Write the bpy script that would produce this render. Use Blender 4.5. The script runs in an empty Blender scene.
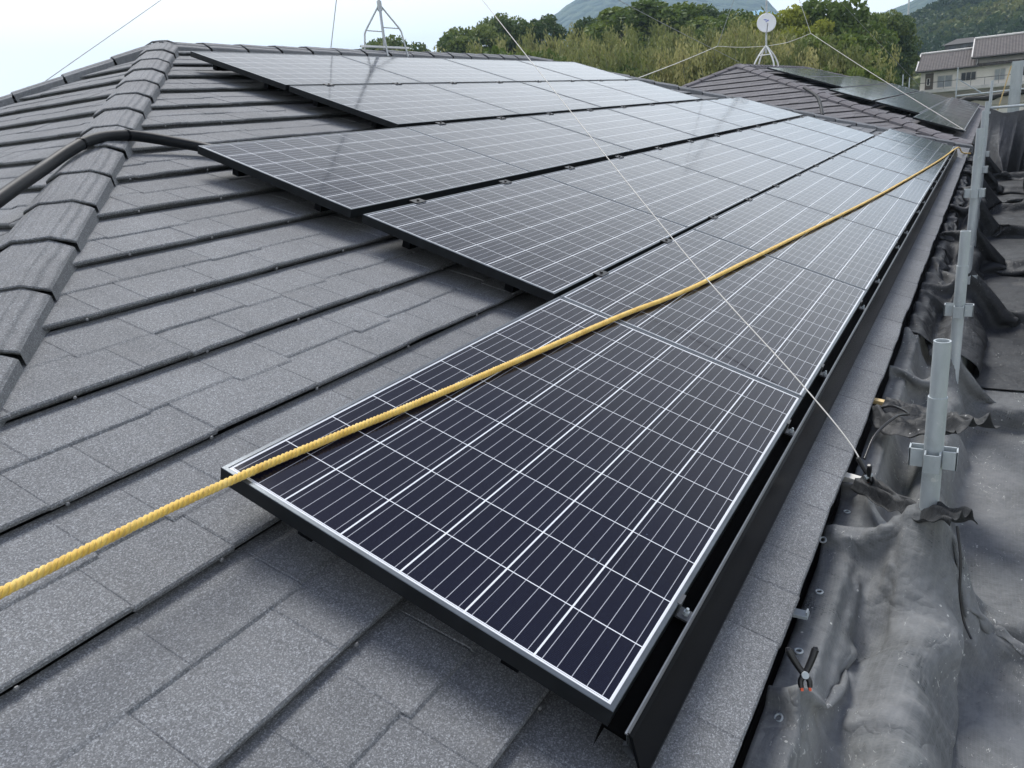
import bpy, bmesh, math, random
import numpy as np
from mathutils import Vector, Matrix, noise

random.seed(7)
rs = np.random.RandomState(7)
PI = math.pi
PH = math.radians(20)
CP, SP = math.cos(PH), math.sin(PH)
scene = bpy.context.scene
C = scene.collection

# ------------------------------------------------------------------ camera
def W(u, v, w=0.0):
    """roof-plane coordinates (along eave, up slope, normal) -> world"""
    return Vector((u, v * CP - w * SP, v * SP + w * CP))

cam = bpy.data.cameras.new('camera')
camo = bpy.data.objects.new('camera', cam)
C.objects.link(camo)
scene.camera = camo
R = [[0.5014523, -0.8406298, 0.2046634], [0.3197234, 0.3998585, 0.8590053], [0.8039419, 0.3653145, -0.4692790]]
rt, up_, fw = [W(*r) for r in R]
M = Matrix((rt, up_, -fw)).transposed().to_4x4()
M.translation = W(0, 0, 1.11565)
camo.matrix_world = M
cam.sensor_width = 36
cam.lens = 780.1 / 1024 * 36
cam.clip_start = 0.05
cam.clip_end = 12000

# ------------------------------------------------------------------ sky and light
world = bpy.data.worlds.new('World')
scene.world = world
world.use_nodes = True
nt = world.node_tree
for n in list(nt.nodes): nt.nodes.remove(n)
out = nt.nodes.new('ShaderNodeOutputWorld')
bg = nt.nodes.new('ShaderNodeBackground')
sky = nt.nodes.new('ShaderNodeTexSky')
sky.sky_type = 'NISHITA'
sky.sun_disc = False
sky.sun_elevation = math.radians(58)
sky.sun_rotation = math.radians(42)
sky.dust_density = 3.0
bgc = nt.nodes.new('ShaderNodeBackground')
mix = nt.nodes.new('ShaderNodeMixShader')
geo = nt.nodes.new('ShaderNodeTexCoord')
cn = nt.nodes.new('ShaderNodeTexNoise')
cn.inputs['Scale'].default_value = 1.6
cn.inputs['Detail'].default_value = 5
mp = nt.nodes.new('ShaderNodeMapping')
mp.inputs['Scale'].default_value = (1, 1, 3.0)
nt.links.new(geo.outputs['Generated'], mp.inputs[0])
nt.links.new(mp.outputs[0], cn.inputs['Vector'])
cr = nt.nodes.new('ShaderNodeValToRGB')
cr.color_ramp.elements[0].position = 0.35
cr.color_ramp.elements[0].color = (0.85, 0.885, 0.91, 1)
cr.color_ramp.elements[1].position = 0.7
cr.color_ramp.elements[1].color = (0.93, 0.955, 0.975, 1)
nt.links.new(cn.outputs[0], cr.inputs[0])
nt.links.new(sky.outputs[0], bg.inputs['Color'])
bg.inputs['Strength'].default_value = 0.10
sepz = nt.nodes.new('ShaderNodeSeparateXYZ')
nt.links.new(geo.outputs['Generated'], sepz.inputs[0])
gr = nt.nodes.new('ShaderNodeValToRGB')          # cloud is thinner and bluer overhead than along the horizon
for k_, (p_, c_) in enumerate(((0.06, (1, 1, 1)), (0.25, (1.08, 1.05, 1.02)), (0.42, (0.68, 0.66, 0.64)), (0.60, (0.26, 0.26, 0.29)), (0.88, (0.20, 0.22, 0.36)))):
    if k_ > 1: gr.color_ramp.elements.new(p_)
    gr.color_ramp.elements[k_].position = p_; gr.color_ramp.elements[k_].color = (*c_, 1)
nt.links.new(sepz.outputs[2], gr.inputs[0])
mg_ = nt.nodes.new('ShaderNodeMix'); mg_.data_type = 'RGBA'; mg_.blend_type = 'MULTIPLY'
mg_.inputs[0].default_value = 1
nt.links.new(cr.outputs[0], mg_.inputs[6]); nt.links.new(gr.outputs[0], mg_.inputs[7])
nt.links.new(mg_.outputs[2], bgc.inputs['Color'])
bgc.inputs['Strength'].default_value = 1.26
mix.inputs[0].default_value = 0.88
nt.links.new(bg.outputs[0], mix.inputs[1])
nt.links.new(bgc.outputs[0], mix.inputs[2])
nt.links.new(mix.outputs[0], out.inputs[0])

sl = bpy.data.lights.new('sun', 'SUN')
sl.energy = 2.5
sl.angle = math.radians(24)
sl.color = (1.0, 0.975, 0.93)
so = bpy.data.objects.new('sun', sl)
C.objects.link(so)
so.rotation_euler = (math.radians(32), 0, math.radians(138))
so.location = (0, 0, 30)
scene.view_settings.view_transform = 'Standard'
scene.view_settings.look = 'None'
scene.view_settings.gamma = 1
scene.view_settings.exposure = 0.78

# ------------------------------------------------------------------ node helpers
class N:
    """tiny node-graph helper"""
    def __init__(s, name):
        s.m = bpy.data.materials.new(name); s.m.use_nodes = True
        s.t = s.m.node_tree
        s.b = s.t.nodes['Principled BSDF']
        s.out = s.t.nodes['Material Output']
    def node(s, typ, **kw):
        n = s.t.nodes.new(typ)
        for k, v in kw.items(): setattr(n, k, v)
        return n
    def put(s, sock, v):
        if isinstance(v, bpy.types.NodeSocket): s.t.links.new(v, sock)
        elif isinstance(v, (tuple, list)) and sock.type == 'RGBA' and len(v) == 3: sock.default_value = (*v, 1)
        else: sock.default_value = v
    def math(s, op, a, b=0.0, c=0.0):
        n = s.node('ShaderNodeMath', operation=op)
        s.put(n.inputs[0], a); s.put(n.inputs[1], b); s.put(n.inputs[2], c)
        return n.outputs[0]
    def coord(s, which='Object'):
        return s.node('ShaderNodeTexCoord').outputs[which]
    def sep(s, v):
        n = s.node('ShaderNodeSeparateXYZ'); s.put(n.inputs[0], v); return n.outputs
    def mapping(s, v, scale=(1, 1, 1), loc=(0, 0, 0), rot=(0, 0, 0)):
        n = s.node('ShaderNodeMapping'); s.put(n.inputs[0], v)
        n.inputs['Scale'].default_value = scale; n.inputs['Location'].default_value = loc; n.inputs['Rotation'].default_value = rot
        return n.outputs[0]
    def noise(s, v, scale, detail=4, rough=0.55, dist=0.0):
        n = s.node('ShaderNodeTexNoise'); s.put(n.inputs['Vector'], v)
        n.inputs['Scale'].default_value = scale; n.inputs['Detail'].default_value = detail
        n.inputs['Roughness'].default_value = rough; n.inputs['Distortion'].default_value = dist
        return n.outputs[0]
    def voro(s, v, scale, feature='F1', outp='Distance'):
        n = s.node('ShaderNodeTexVoronoi', feature=feature); s.put(n.inputs['Vector'], v)
        n.inputs['Scale'].default_value = scale
        return n.outputs[outp]
    def ramp(s, f, stops):
        n = s.node('ShaderNodeValToRGB'); s.put(n.inputs[0], f)
        e = n.color_ramp.elements
        while len(e) < len(stops): e.new(0.5)
        for k, (p, c) in enumerate(stops):
            e[k].position = p; e[k].color = (*c, 1) if len(c) == 3 else c
        return n.outputs[0]
    def mix(s, f, a, b, mode='MIX'):
        n = s.node('ShaderNodeMix', data_type='RGBA', blend_type=mode)
        s.put(n.inputs[0], f); s.put(n.inputs[6], a); s.put(n.inputs[7], b)
        return n.outputs[2]
    def bump(s, h, strength=0.5, dist=0.01, normal=None):
        n = s.node('ShaderNodeBump'); s.put(n.inputs['Height'], h)
        n.inputs['Strength'].default_value = strength; n.inputs['Distance'].default_value = dist
        if normal is not None: s.put(n.inputs['Normal'], normal)
        return n.outputs[0]
    def set(s, **kw):
        for k, v in kw.items(): s.put(s.b.inputs[k.replace('_', ' ')], v)
        return s

def simple(name, col, rough=0.6, metal=0.0, nscale=0, namt=0.25, bump=0.0, bscale=60, bdist=0.004):
    n = N(name)
    co = n.coord()
    if nscale:
        f = n.noise(co, nscale, 5)
        lo = tuple(c * (1 - namt) for c in col); hi = tuple(min(1, c * (1 + namt)) for c in col)
        n.set(Base_Color=n.ramp(f, [(0.3, lo), (0.7, hi)]))
    else: n.set(Base_Color=col)
    n.set(Roughness=rough, Metallic=metal)
    if bump: n.set(Normal=n.bump(n.noise(co, bscale, 3), bump, bdist))
    return n.m

# ------------------------------------------------------------------ mesh helpers
class MB:
    def __init__(s): s.v = []; s.f = []; s.mi = []; s.sm = []
    def add(s, vs, fs, mi=0, smooth=False):
        b = len(s.v); s.v += [tuple(v) for v in vs]
        s.f += [tuple(b + i for i in f) for f in fs]; s.mi += [mi] * len(fs); s.sm += [smooth] * len(fs)
    def box(s, lo, hi, mi=0, mat=None):
        x0, y0, z0 = lo; x1, y1, z1 = hi
        vs = [Vector(p) for p in ((x0,y0,z0),(x1,y0,z0),(x1,y1,z0),(x0,y1,z0),(x0,y0,z1),(x1,y0,z1),(x1,y1,z1),(x0,y1,z1))]
        if mat is not None: vs = [mat @ v for v in vs]
        s.add(vs, [(0,3,2,1),(4,5,6,7),(0,1,5,4),(1,2,6,5),(2,3,7,6),(3,0,4,7)], mi)
    def bar(s, a, b, wd, ht, upv=(0, 0, 1), mi=0):
        a = Vector(a); b = Vector(b); d = b - a; L = d.length; d.normalize()
        u = Vector(upv); sd = d.cross(u)
        if sd.length < 1e-4: sd = d.cross(Vector((1, 0, 0)))
        sd.normalize(); u = sd.cross(d)
        m = Matrix((d, sd, u)).transposed().to_4x4(); m.translation = a
        s.box((0, -wd/2, -ht/2), (L, wd/2, ht/2), mi, m)
    def tube(s, pts, r, n=8, mi=0, caps=True, smooth=True):
        pts = [Vector(p) for p in pts]; rr = r if isinstance(r, (list, tuple)) else [r] * len(pts)
        rings = []; prev = None
        for i, p in enumerate(pts):
            d = (pts[min(i+1, len(pts)-1)] - pts[max(i-1, 0)])
            d.normalize()
            if prev is None:
                a = Vector((0, 0, 1)) if abs(d.z) < 0.9 else Vector((1, 0, 0))
                a = (a - d * a.dot(d)).normalized()
            else: a = (prev - d * prev.dot(d)).normalized()
            prev = a; b = d.cross(a)
            rings.append([p + (a * math.cos(2*PI*k/n) + b * math.sin(2*PI*k/n)) * rr[i] for k in range(n)])
        vs = [v for r_ in rings for v in r_]; fs = []
        for i in range(len(pts)-1):
            for k in range(n):
                fs.append((i*n+k, i*n+(k+1) % n, (i+1)*n+(k+1) % n, (i+1)*n+k))
        s.add(vs, fs, mi, smooth)
        if caps:
            s.add(rings[0], [tuple(reversed(range(n)))], mi); s.add(rings[-1], [tuple(range(n))], mi)
    def build(s, name, mats, parent=None, loc=(0, 0, 0), smooth=None, recenter=False):
        me = bpy.data.meshes.new(name)
        me.from_pydata(s.v, [], s.f)
        ms = mats if isinstance(mats, (list, tuple)) else [mats]
        for m in ms: me.materials.append(m)
        me.polygons.foreach_set('material_index', s.mi)
        me.polygons.foreach_set('use_smooth', [smooth] * len(s.f) if smooth is not None else s.sm)
        me.update()
        o = bpy.data.objects.new(name, me); C.objects.link(o)
        if parent is not None: o.parent = parent
        o.location = loc
        return o

def tag(o, label, cat, group=None, kind=None):
    if label: o['label'] = label
    if cat: o['category'] = cat
    if group: o['group'] = group
    if kind: o['kind'] = kind
    return o
def empty(name, loc=(0, 0, 0), mat=None):
    o = bpy.data.objects.new(name, None); C.objects.link(o)
    if mat is not None: o.matrix_world = mat
    else: o.location = loc
    o.empty_display_size = 0.2
    return o
def copy_tree(o, parent=None):
    c = o.copy(); C.objects.link(c)
    if parent is not None: c.parent = parent
    for ch in [x for x in C.objects if x.parent == o]: copy_tree(ch, c)
    return c
def catmull(pts, n=8):
    pts = [Vector(p) for p in pts]; o = []
    P = [pts[0]*2-pts[1]] + pts + [pts[-1]*2-pts[-2]]
    for i in range(1, len(P)-2):
        for k in range(n):
            t = k/n; a, b, c, d = P[i-1], P[i], P[i+1], P[i+2]
            o.append(0.5*((2*b)+(c-a)*t+(2*a-5*b+4*c-d)*t*t+(3*b-a-3*c+d)*t**3))
    o.append(pts[-1]); return o
def sm(a, b, x):
    t = max(0, min(1, (x-a)/(b-a))); return t*t*(3-2*t)
def nz(x, y, z=0.0): return noise.noise(Vector((x, y, z)))

# ------------------------------------------------------------------ materials
def m_granule(name, base, cap=False):
    n = N(name); co = n.coord()
    at = n.node('ShaderNodeAttribute', attribute_name='tint').outputs['Fac']
    g = n.voro(co, 420, outp='Color'); gs = n.sep(g)[0]
    g2 = n.noise(co, 190, 3, 0.7)
    big = n.noise(co, 2.3, 5, 0.6)
    speck = n.math('POWER', gs, 3.0)
    v = n.math('MULTIPLY_ADD', speck, 1.0, 0.62)
    v = n.math('MULTIPLY', v, n.math('MULTIPLY_ADD', g2, 1.5, 0.25))
    v = n.math('MULTIPLY', v, n.math('MULTIPLY_ADD', big, 0.7, 0.65))
    v = n.math('MULTIPLY', v, n.math('MULTIPLY_ADD', at, 0.15, 0.925))
    col = n.mix(1.0, base, n.node('ShaderNodeCombineXYZ').outputs[0], 'MULTIPLY')
    cx = n.node('ShaderNodeCombineXYZ')
    for i in range(3): n.put(cx.inputs[i], v)
    col = n.mix(1.0, base, cx.outputs[0], 'MULTIPLY')
    wear = n.noise(co, 27, 5, .75, .3)
    col = n.mix(n.math('MULTIPLY', n.ramp(wear, [(0.55, (0, 0, 0)), (0.72, (1, 1, 1))]), .22), col, (0.075, 0.078, 0.082))
    st = n.noise(n.mapping(co, (9, 1.2, 1.2)), 1.5, 5, .65)
    col = n.mix(n.math('MULTIPLY', n.ramp(st, [(0.5, (0, 0, 0)), (0.75, (1, 1, 1))]), .20), col, (0.24, 0.24, 0.235))
    lch = n.math('LESS_THAN', n.math('ADD', n.voro(co, 17), n.math('MULTIPLY', n.noise(co, 90, 2), .06)), .062)
    col = n.mix(n.math('MULTIPLY', lch, .45), col, (0.36, 0.37, 0.35))
    # pale dust marks and lichen specks, fixed to the surface
    d = n.noise(co, 9, 6, 0.7, 0.6)
    col = n.mix(n.math('MULTIPLY', n.ramp(d, [(0.6, (0, 0, 0)), (0.75, (1, 1, 1))]), 0.22), col, (0.22, 0.21, 0.19))
    h = n.math('ADD', n.math('MULTIPLY', gs, 0.5), n.math('MULTIPLY', g2, 0.8))
    nr = n.bump(h, 0.55, 0.0022)
    if cap:
        w = n.node('ShaderNodeTexWave', bands_direction='Y', wave_profile='SIN')
        n.put(w.inputs['Vector'], n.coord('UV')); w.inputs['Scale'].default_value = 9
        w.inputs['Distortion'].default_value = 2.2; w.inputs['Detail'].default_value = 2; w.inputs['Detail Scale'].default_value = 0.6
        nr = n.bump(w.outputs[1], 0.9, 0.006, nr)
    n.set(Base_Color=col, Roughness=0.82, Normal=nr, Specular_IOR_Level=0.55)
    return n.m
M_ROOF = m_granule('stone_coated_roof', (0.164, 0.171, 0.179))
M_CAP = m_granule('stone_coated_cap', (0.180, 0.187, 0.196), cap=True)
M_ROOF2 = m_granule('stone_coated_roof_far', (0.125, 0.120, 0.128))
M_CAP2 = m_granule('stone_coated_cap_far', (0.12, 0.112, 0.123), cap=True)
M_SCREW = simple('screw_head', (0.17, 0.175, 0.18), 0.6, 0.3)
M_FRAME = simple('black_anodised_aluminium', (0.012, 0.014, 0.016), 0.4, 0.2, 14, 0.25)
M_FRAME.node_tree.nodes['Principled BSDF'].inputs['Specular IOR Level'].default_value = .2
M_LIP = simple('frame_lip_lit_tone', (0.095, 0.11, 0.125), 0.34, 0.5, 14, 0.2)  # frame top painted paler for the sky it reflects; sides keep the anodised black
M_BLACK = simple('black_trim_metal', (0.004, 0.0045, 0.0055), 0.25, 0.0, 5, 0.3)
M_BLACK.node_tree.nodes['Principled BSDF'].inputs['Specular IOR Level'].default_value = .05
M_MATTE = simple('gap_shade_black', (0.002, 0.002, 0.002), .9)  # flat black standing for the shade in the gap behind the cover plate
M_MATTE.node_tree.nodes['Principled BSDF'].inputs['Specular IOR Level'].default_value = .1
M_ALU = simple('cut_aluminium', (0.25, 0.265, 0.28), 0.42, 0.7, 30, 0.2)
M_STEEL = None

def m_galv():
    n = N('galvanised_steel'); co = n.coord()
    v = n.voro(co, 60, outp='Color'); s_ = n.sep(v)[0]
    f = n.noise(n.mapping(co, (1, 1, .25)), 12, 6, .7)
    col = n.mix(n.math('MULTIPLY', s_, .35), n.ramp(f, [(0.3, (0.30, 0.335, 0.35)), (0.62, (0.46, 0.50, 0.51)), (0.8, (0.6, 0.63, 0.62))]), (0.44, 0.48, 0.5))
    rust = n.ramp(n.noise(co, 7, 6, .7, .5), [(0.63, (0, 0, 0)), (0.72, (1, 1, 1))])
    col = n.mix(n.math('MULTIPLY', rust, .45), col, (0.18, 0.13, 0.09))
    mort = n.ramp(n.noise(co, 21, 6, .75, 1.0), [(0.62, (0, 0, 0)), (0.66, (1, 1, 1))])
    col = n.mix(n.math('MULTIPLY', mort, .5), col, (0.66, 0.66, 0.63))
    n.set(Base_Color=col, Roughness=n.math('MULTIPLY_ADD', f, 0.3, 0.35), Metallic=0.25, Normal=n.bump(f, .2, .002))
    return n.m
M_STEEL = m_galv()

PLEN, PWID = 1.676, 0.992
def m_cells():
    """60 square cells behind glass: white string gaps, five busbars a cell, white margin"""
    n = N('solar_cells_under_glass'); x, y, z = n.sep(n.coord())
    mg, my = 0.0195, 0.0155
    cw = (PWID - 2*my) / 6; cl = (PLEN - 2*mg) / 10
    xx = n.math('SUBTRACT', x, mg); yy = n.math('SUBTRACT', y, my)
    def gridline(c, per, half):
        # distance to nearest multiple of per
        m = n.math('PINGPONG', c, per / 2)
        return m, n.math('LESS_THAN', m, half)
    _, gx = gridline(xx, cl, 0.0013)
    _, gy = gridline(yy, cw, 0.0020)
    # busbars: five per cell, first at 1/10
    yb = n.math('SUBTRACT', yy, cw / 10)
    yb = n.math('ADD', yb, cw)
    _, bb = gridline(yb, cw / 5, 0.00075)
    inx = n.math('MULTIPLY', n.math('GREATER_THAN', xx, -0.002), n.math('LESS_THAN', xx, PLEN - 2*mg + 0.002))
    iny = n.math('MULTIPLY', n.math('GREATER_THAN', yy, -0.002), n.math('LESS_THAN', yy, PWID - 2*my + 0.002))
    inside = n.math('MULTIPLY', inx, iny)
    white = n.math('MAXIMUM', n.math('MAXIMUM', gx, gy), n.math('SUBTRACT', 1.0, inside))
    # each cell a slightly different blue-black
    ix = n.math('FLOOR', n.math('DIVIDE', xx, cl)); iy = n.math('FLOOR', n.math('DIVIDE', yy, cw))
    cb = n.node('ShaderNodeCombineXYZ'); n.put(cb.inputs[0], ix); n.put(cb.inputs[1], iy)
    oi = n.node('ShaderNodeObjectInfo').outputs['Random']; n.put(cb.inputs[2], n.math('MULTIPLY', oi, 37.0))
    wn = n.node('ShaderNodeTexWhiteNoise'); n.put(wn.inputs[0], cb.outputs[0])
    cell = n.mix(wn.outputs[0], (0.0015, 0.002, 0.010), (0.0035, 0.004, 0.014))
    # fine finger lines read as a faint sheen
    fing, fl = gridline(xx, 0.0042, 0.0003)
    cell = n.mix(n.math('MULTIPLY', fl, 0.3), cell, (0.015, 0.016, 0.035))
    cell = n.mix(n.math('MULTIPLY', bb, 0.9), cell, (0.42, 0.43, 0.46))
    col = n.mix(white, cell, (0.68, 0.70, 0.73))
    # thin film of dust
    co = n.coord()
    dust = n.noise(co, 3.5, 7, 0.65, .4)
    col = n.mix(n.ramp(dust, [(0.3, (0.002,)*3), (0.75, (0.008,)*3)]), col, (0.33, 0.32, 0.30))
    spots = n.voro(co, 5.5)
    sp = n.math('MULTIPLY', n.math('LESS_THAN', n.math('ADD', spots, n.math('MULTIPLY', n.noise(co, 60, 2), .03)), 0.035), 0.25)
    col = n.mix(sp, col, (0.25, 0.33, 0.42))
    n.set(Base_Color=col, Roughness=0.6, Specular_IOR_Level=0.0, Coat_Weight=1.0, Coat_IOR=1.36,
          Coat_Roughness=n.math('MULTIPLY_ADD', dust, 0.09, 0.045))
    cnm = n.bump(n.noise(co, 2.2, 2), 0.25, 0.004)
    n.put(n.b.inputs['Coat Normal'], cnm)
    return n.m
M_CELL = m_cells()

# ------------------------------------------------------------------ the two tiled hip roofs
BASE = -0.158          # roof plane below the panel glass
PITCH = 0.369
V_EAVE = -0.105
def plane_z(face, x, y, H): pass

def roof_courses(face_mat, uL, uR, vmax, name, mat, parent, fine=True, seed=1, tabs=True, v0=V_EAVE, umin=None):
    """rows of interlocking stone-coated tiles on a slope; face_mat maps (u, v, w) to world.
       Each course: nose, shingle tabs in two staggered rows, back under the next nose."""
    rnd = random.Random(seed)
    vs = []; fs = []; tint = []
    v = v0; k = 0
    while v < vmax:
        vt = min(v + PITCH, vmax + 0.02)
        a0 = min(uL(v), uL(vt)); b0 = max(uR(v), uR(vt))
        if b0 - a0 < 0.02: break
        # tab joints for the lower and the upper half of the course
        def joints():
            j = [a0 - 1]; 
            while j[-1] < b0 + 1: j.append(j[-1] + rnd.choice((0.17, 0.21, 0.25, 0.29, 0.33, 0.38)))
            return j
        jl, ju = joints(), joints()
        hl = [rnd.uniform(-.0018, .0018) for _ in jl]; hu = [rnd.uniform(0.0, .0035) for _ in ju]
        mj = [rnd.choice((-.018, -.006, .006, .014)) for _ in ju]
        tl = [rnd.random() for _ in jl]; tu = [rnd.random() for _ in ju]
        cols = {a0, b0}
        if tabs:
            for j in jl + ju:
                for d in (-.004, -.0015, .0015, .004): cols.add(j + d)
        step = 0.12 if fine else 0.6
        x = a0
        while x < b0: cols.add(x); x += step
        cols = sorted(c for c in cols if a0 <= c <= b0)
        c2 = [cols[0]]
        for c in cols[1:]:
            if c - c2[-1] > 0.0012: c2.append(c)
        cols = c2
        def find(j, c):
            import bisect
            return bisect.bisect_right(j, c) - 1
        base = len(vs); nr = None
        ph = rnd.uniform(0, 9)
        # side lap of the metal sheets every 1.26 m
        lap = rnd.uniform(0, 1.26)
        for c in cols:
            il, iu = find(jl, c), find(ju, c)
            gl = min(abs(c - jl[il]), abs(jl[min(il+1, len(jl)-1)] - c)) < 0.002
            gu = min(abs(c - ju[iu]), abs(ju[min(iu+1, len(ju)-1)] - c)) < 0.002
            jit = 0.004 * nz(c*2.3, ph, k) + (0.0035 if ((c + lap) % 1.26) < 0.5 else 0) + .003 * (hl[il] / .0018)
            lapz = 0.0022 if ((c + lap) % 1.26) < 0.06 else 0
            n0 = 0.029
            def h(t): return n0 * (1 - t) + 0.004
            mid = 0.5 * PITCH + (mj[iu] if tabs else 0)
            rows = []
            vv = v + jit
            rows.append((vv + 0.026, -0.002, .3))
            rows.append((vv + 0.022, h(0) - 0.013 + hl[il] + lapz, .3))
            rows.append((vv, h(0) - 0.012 + hl[il] + lapz, tl[il]))
            rows.append((vv, h(0) - 0.004 + hl[il] + lapz, tl[il]))
            rows.append((vv + 0.005, h(0) + hl[il] + lapz - (0.002 if gl and tabs else 0), tl[il]))
            gd = 0.0018 if gl and tabs else 0
            rows.append((v + mid - 0.006, h(mid/PITCH) + hl[il] + lapz - gd, tl[il]))
            gd = 0.0018 if gu and tabs else 0
            su = 0.0030 if tabs else 0
            rows.append((v + mid, h(mid/PITCH) + su * .55 + hu[iu] + lapz - gd, tu[iu]))
            rows.append((v + mid + .006, h(mid/PITCH) + su + hu[iu] + lapz - gd, tu[iu]))
            rows.append((v + PITCH * 0.86, h(.86) + su * .4 + hu[iu] + lapz - gd, tu[iu]))
            rows.append((v + PITCH + 0.012, h(1.03), tu[iu]))
            nr = len(rows)
            for (rv, rh, tt) in rows:
                rv = min(rv, vmax)
                cc = min(max(c, uL(rv)), uR(rv))
                vs.append(face_mat(cc, rv, BASE + rh)); tint.append(tt)
        for i in range(len(cols) - 1):
            for r in range(nr - 1):
                a = base + i*nr + r; b = base + (i+1)*nr + r
                fs.append((a, b, b+1, a+1))
        v += PITCH; k += 1
    # drop collapsed quads
    good = []
    for f in fs:
        p = [Vector(vs[i]) for i in f]
        if ((p[2]-p[0]).cross(p[3]-p[1])).length > 1e-7: good.append(f)
    me = bpy.data.meshes.new(name); me.from_pydata([tuple(q) for q in vs], [], good); me.materials.append(mat)
    at = me.attributes.new('tint', 'FLOAT', 'POINT'); at.data.foreach_set('value', tint)
    me.update()
    o = bpy.data.objects.new(name, me); C.objects.link(o); o.parent = parent
    return o

def hip_caps(name, a, b, mat, parent, L=0.42, seed=3, side_drop=0.257, wid=0.136, first_off=0.0):
    """overlapping ridge tiles from the low end a to the high end b"""
    rnd = random.Random(seed)
    a = Vector(a); b = Vector(b); d = b - a; tot = d.length; d.normalize()
    s = d.cross(Vector((0, 0, 1))).normalized(); u = s.cross(d)
    mb = MB(); uvs = []; tint = []
    t = -first_off
    prof = [(-wid-.004, -side_drop*wid-.045), (-wid, -side_drop*wid+.016), (-wid*.95, -side_drop*wid+.022), (-wid*.50, .018), (-wid*.44, .021), (0, .026), (wid*.44, .021), (wid*.50, .018), (wid*.95, -side_drop*wid+.022), (wid, -side_drop*wid+.016), (wid+.004, -side_drop*wid-.045)]
    while t < tot - 0.02:
        t1 = min(t + L + 0.03, tot); tn = rnd.random()
        jx = rnd.uniform(-.004, .004); jz = rnd.uniform(-.002, .003)
        stations = [(t + .006, 0.008, 1.0), (t, 0.008, 1.0), (t + .004, .012, 1.0), (t + .03, .0118, 1.0), ((t+t1)/2, .007, .99), (t1, 0.0, .975)]
        rings = []
        for q, (tt, lift, sc) in enumerate(stations):
            ring = []
            for i, (px, pz) in enumerate(prof):
                # the nose is a shallow chevron
                back = 0.05 * abs(px) / wid * 1.0
                pz2 = pz + lift + jz
                if q == 0: pz2 -= .009
                ring.append(a + d * (max(0, tt) + (back if q < 5 else 0)) + s * (px * sc + jx) + u * pz2)
            rings.append(ring)
        n = len(prof); vs = [v for r_ in rings for v in r_]; fs = []
        for i in range(len(rings)-1):
            for k in range(n-1): fs.append((i*n+k, i*n+k+1, (i+1)*n+k+1, (i+1)*n+k))
        base = len(mb.v); mb.add(vs, fs)
        for i, (tt, _, _) in enumerate(stations):
            for (px, pz) in prof: uvs.append((tt, px)); tint.append(tn)
        t += L
    o = mb.build(name, mat, parent)
    me = o.data
    uvl = me.uv_layers.new(name='UVMap')
    for lp in me.loops: uvl.data[lp.index].uv = uvs[lp.vertex_index]
    at = me.attributes.new('tint', 'FLOAT', 'POINT'); at.data.foreach_set('value', tint)
    return o

def screw_mesh():
    mb = MB()
    mb.tube([(0, 0, 0), (0, 0, .0025), (0, 0, .005)], [.0055, .0055, .003], 6, smooth=False)
    return mb
M_WALL = simple('cream_render', (0.42, 0.40, 0.36), .85, 0, 3, .1, .3, 80)
M_FASCIA = simple('dark_fascia', (0.012, 0.011, 0.010), .6, 0, 6, .2)
M_GAPDARK = simple('added_dark_gutter', (0.003, 0.0025, 0.002), .7, 0, 9, .3)  # near-black, so the gap below the eave reads as shade

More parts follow.
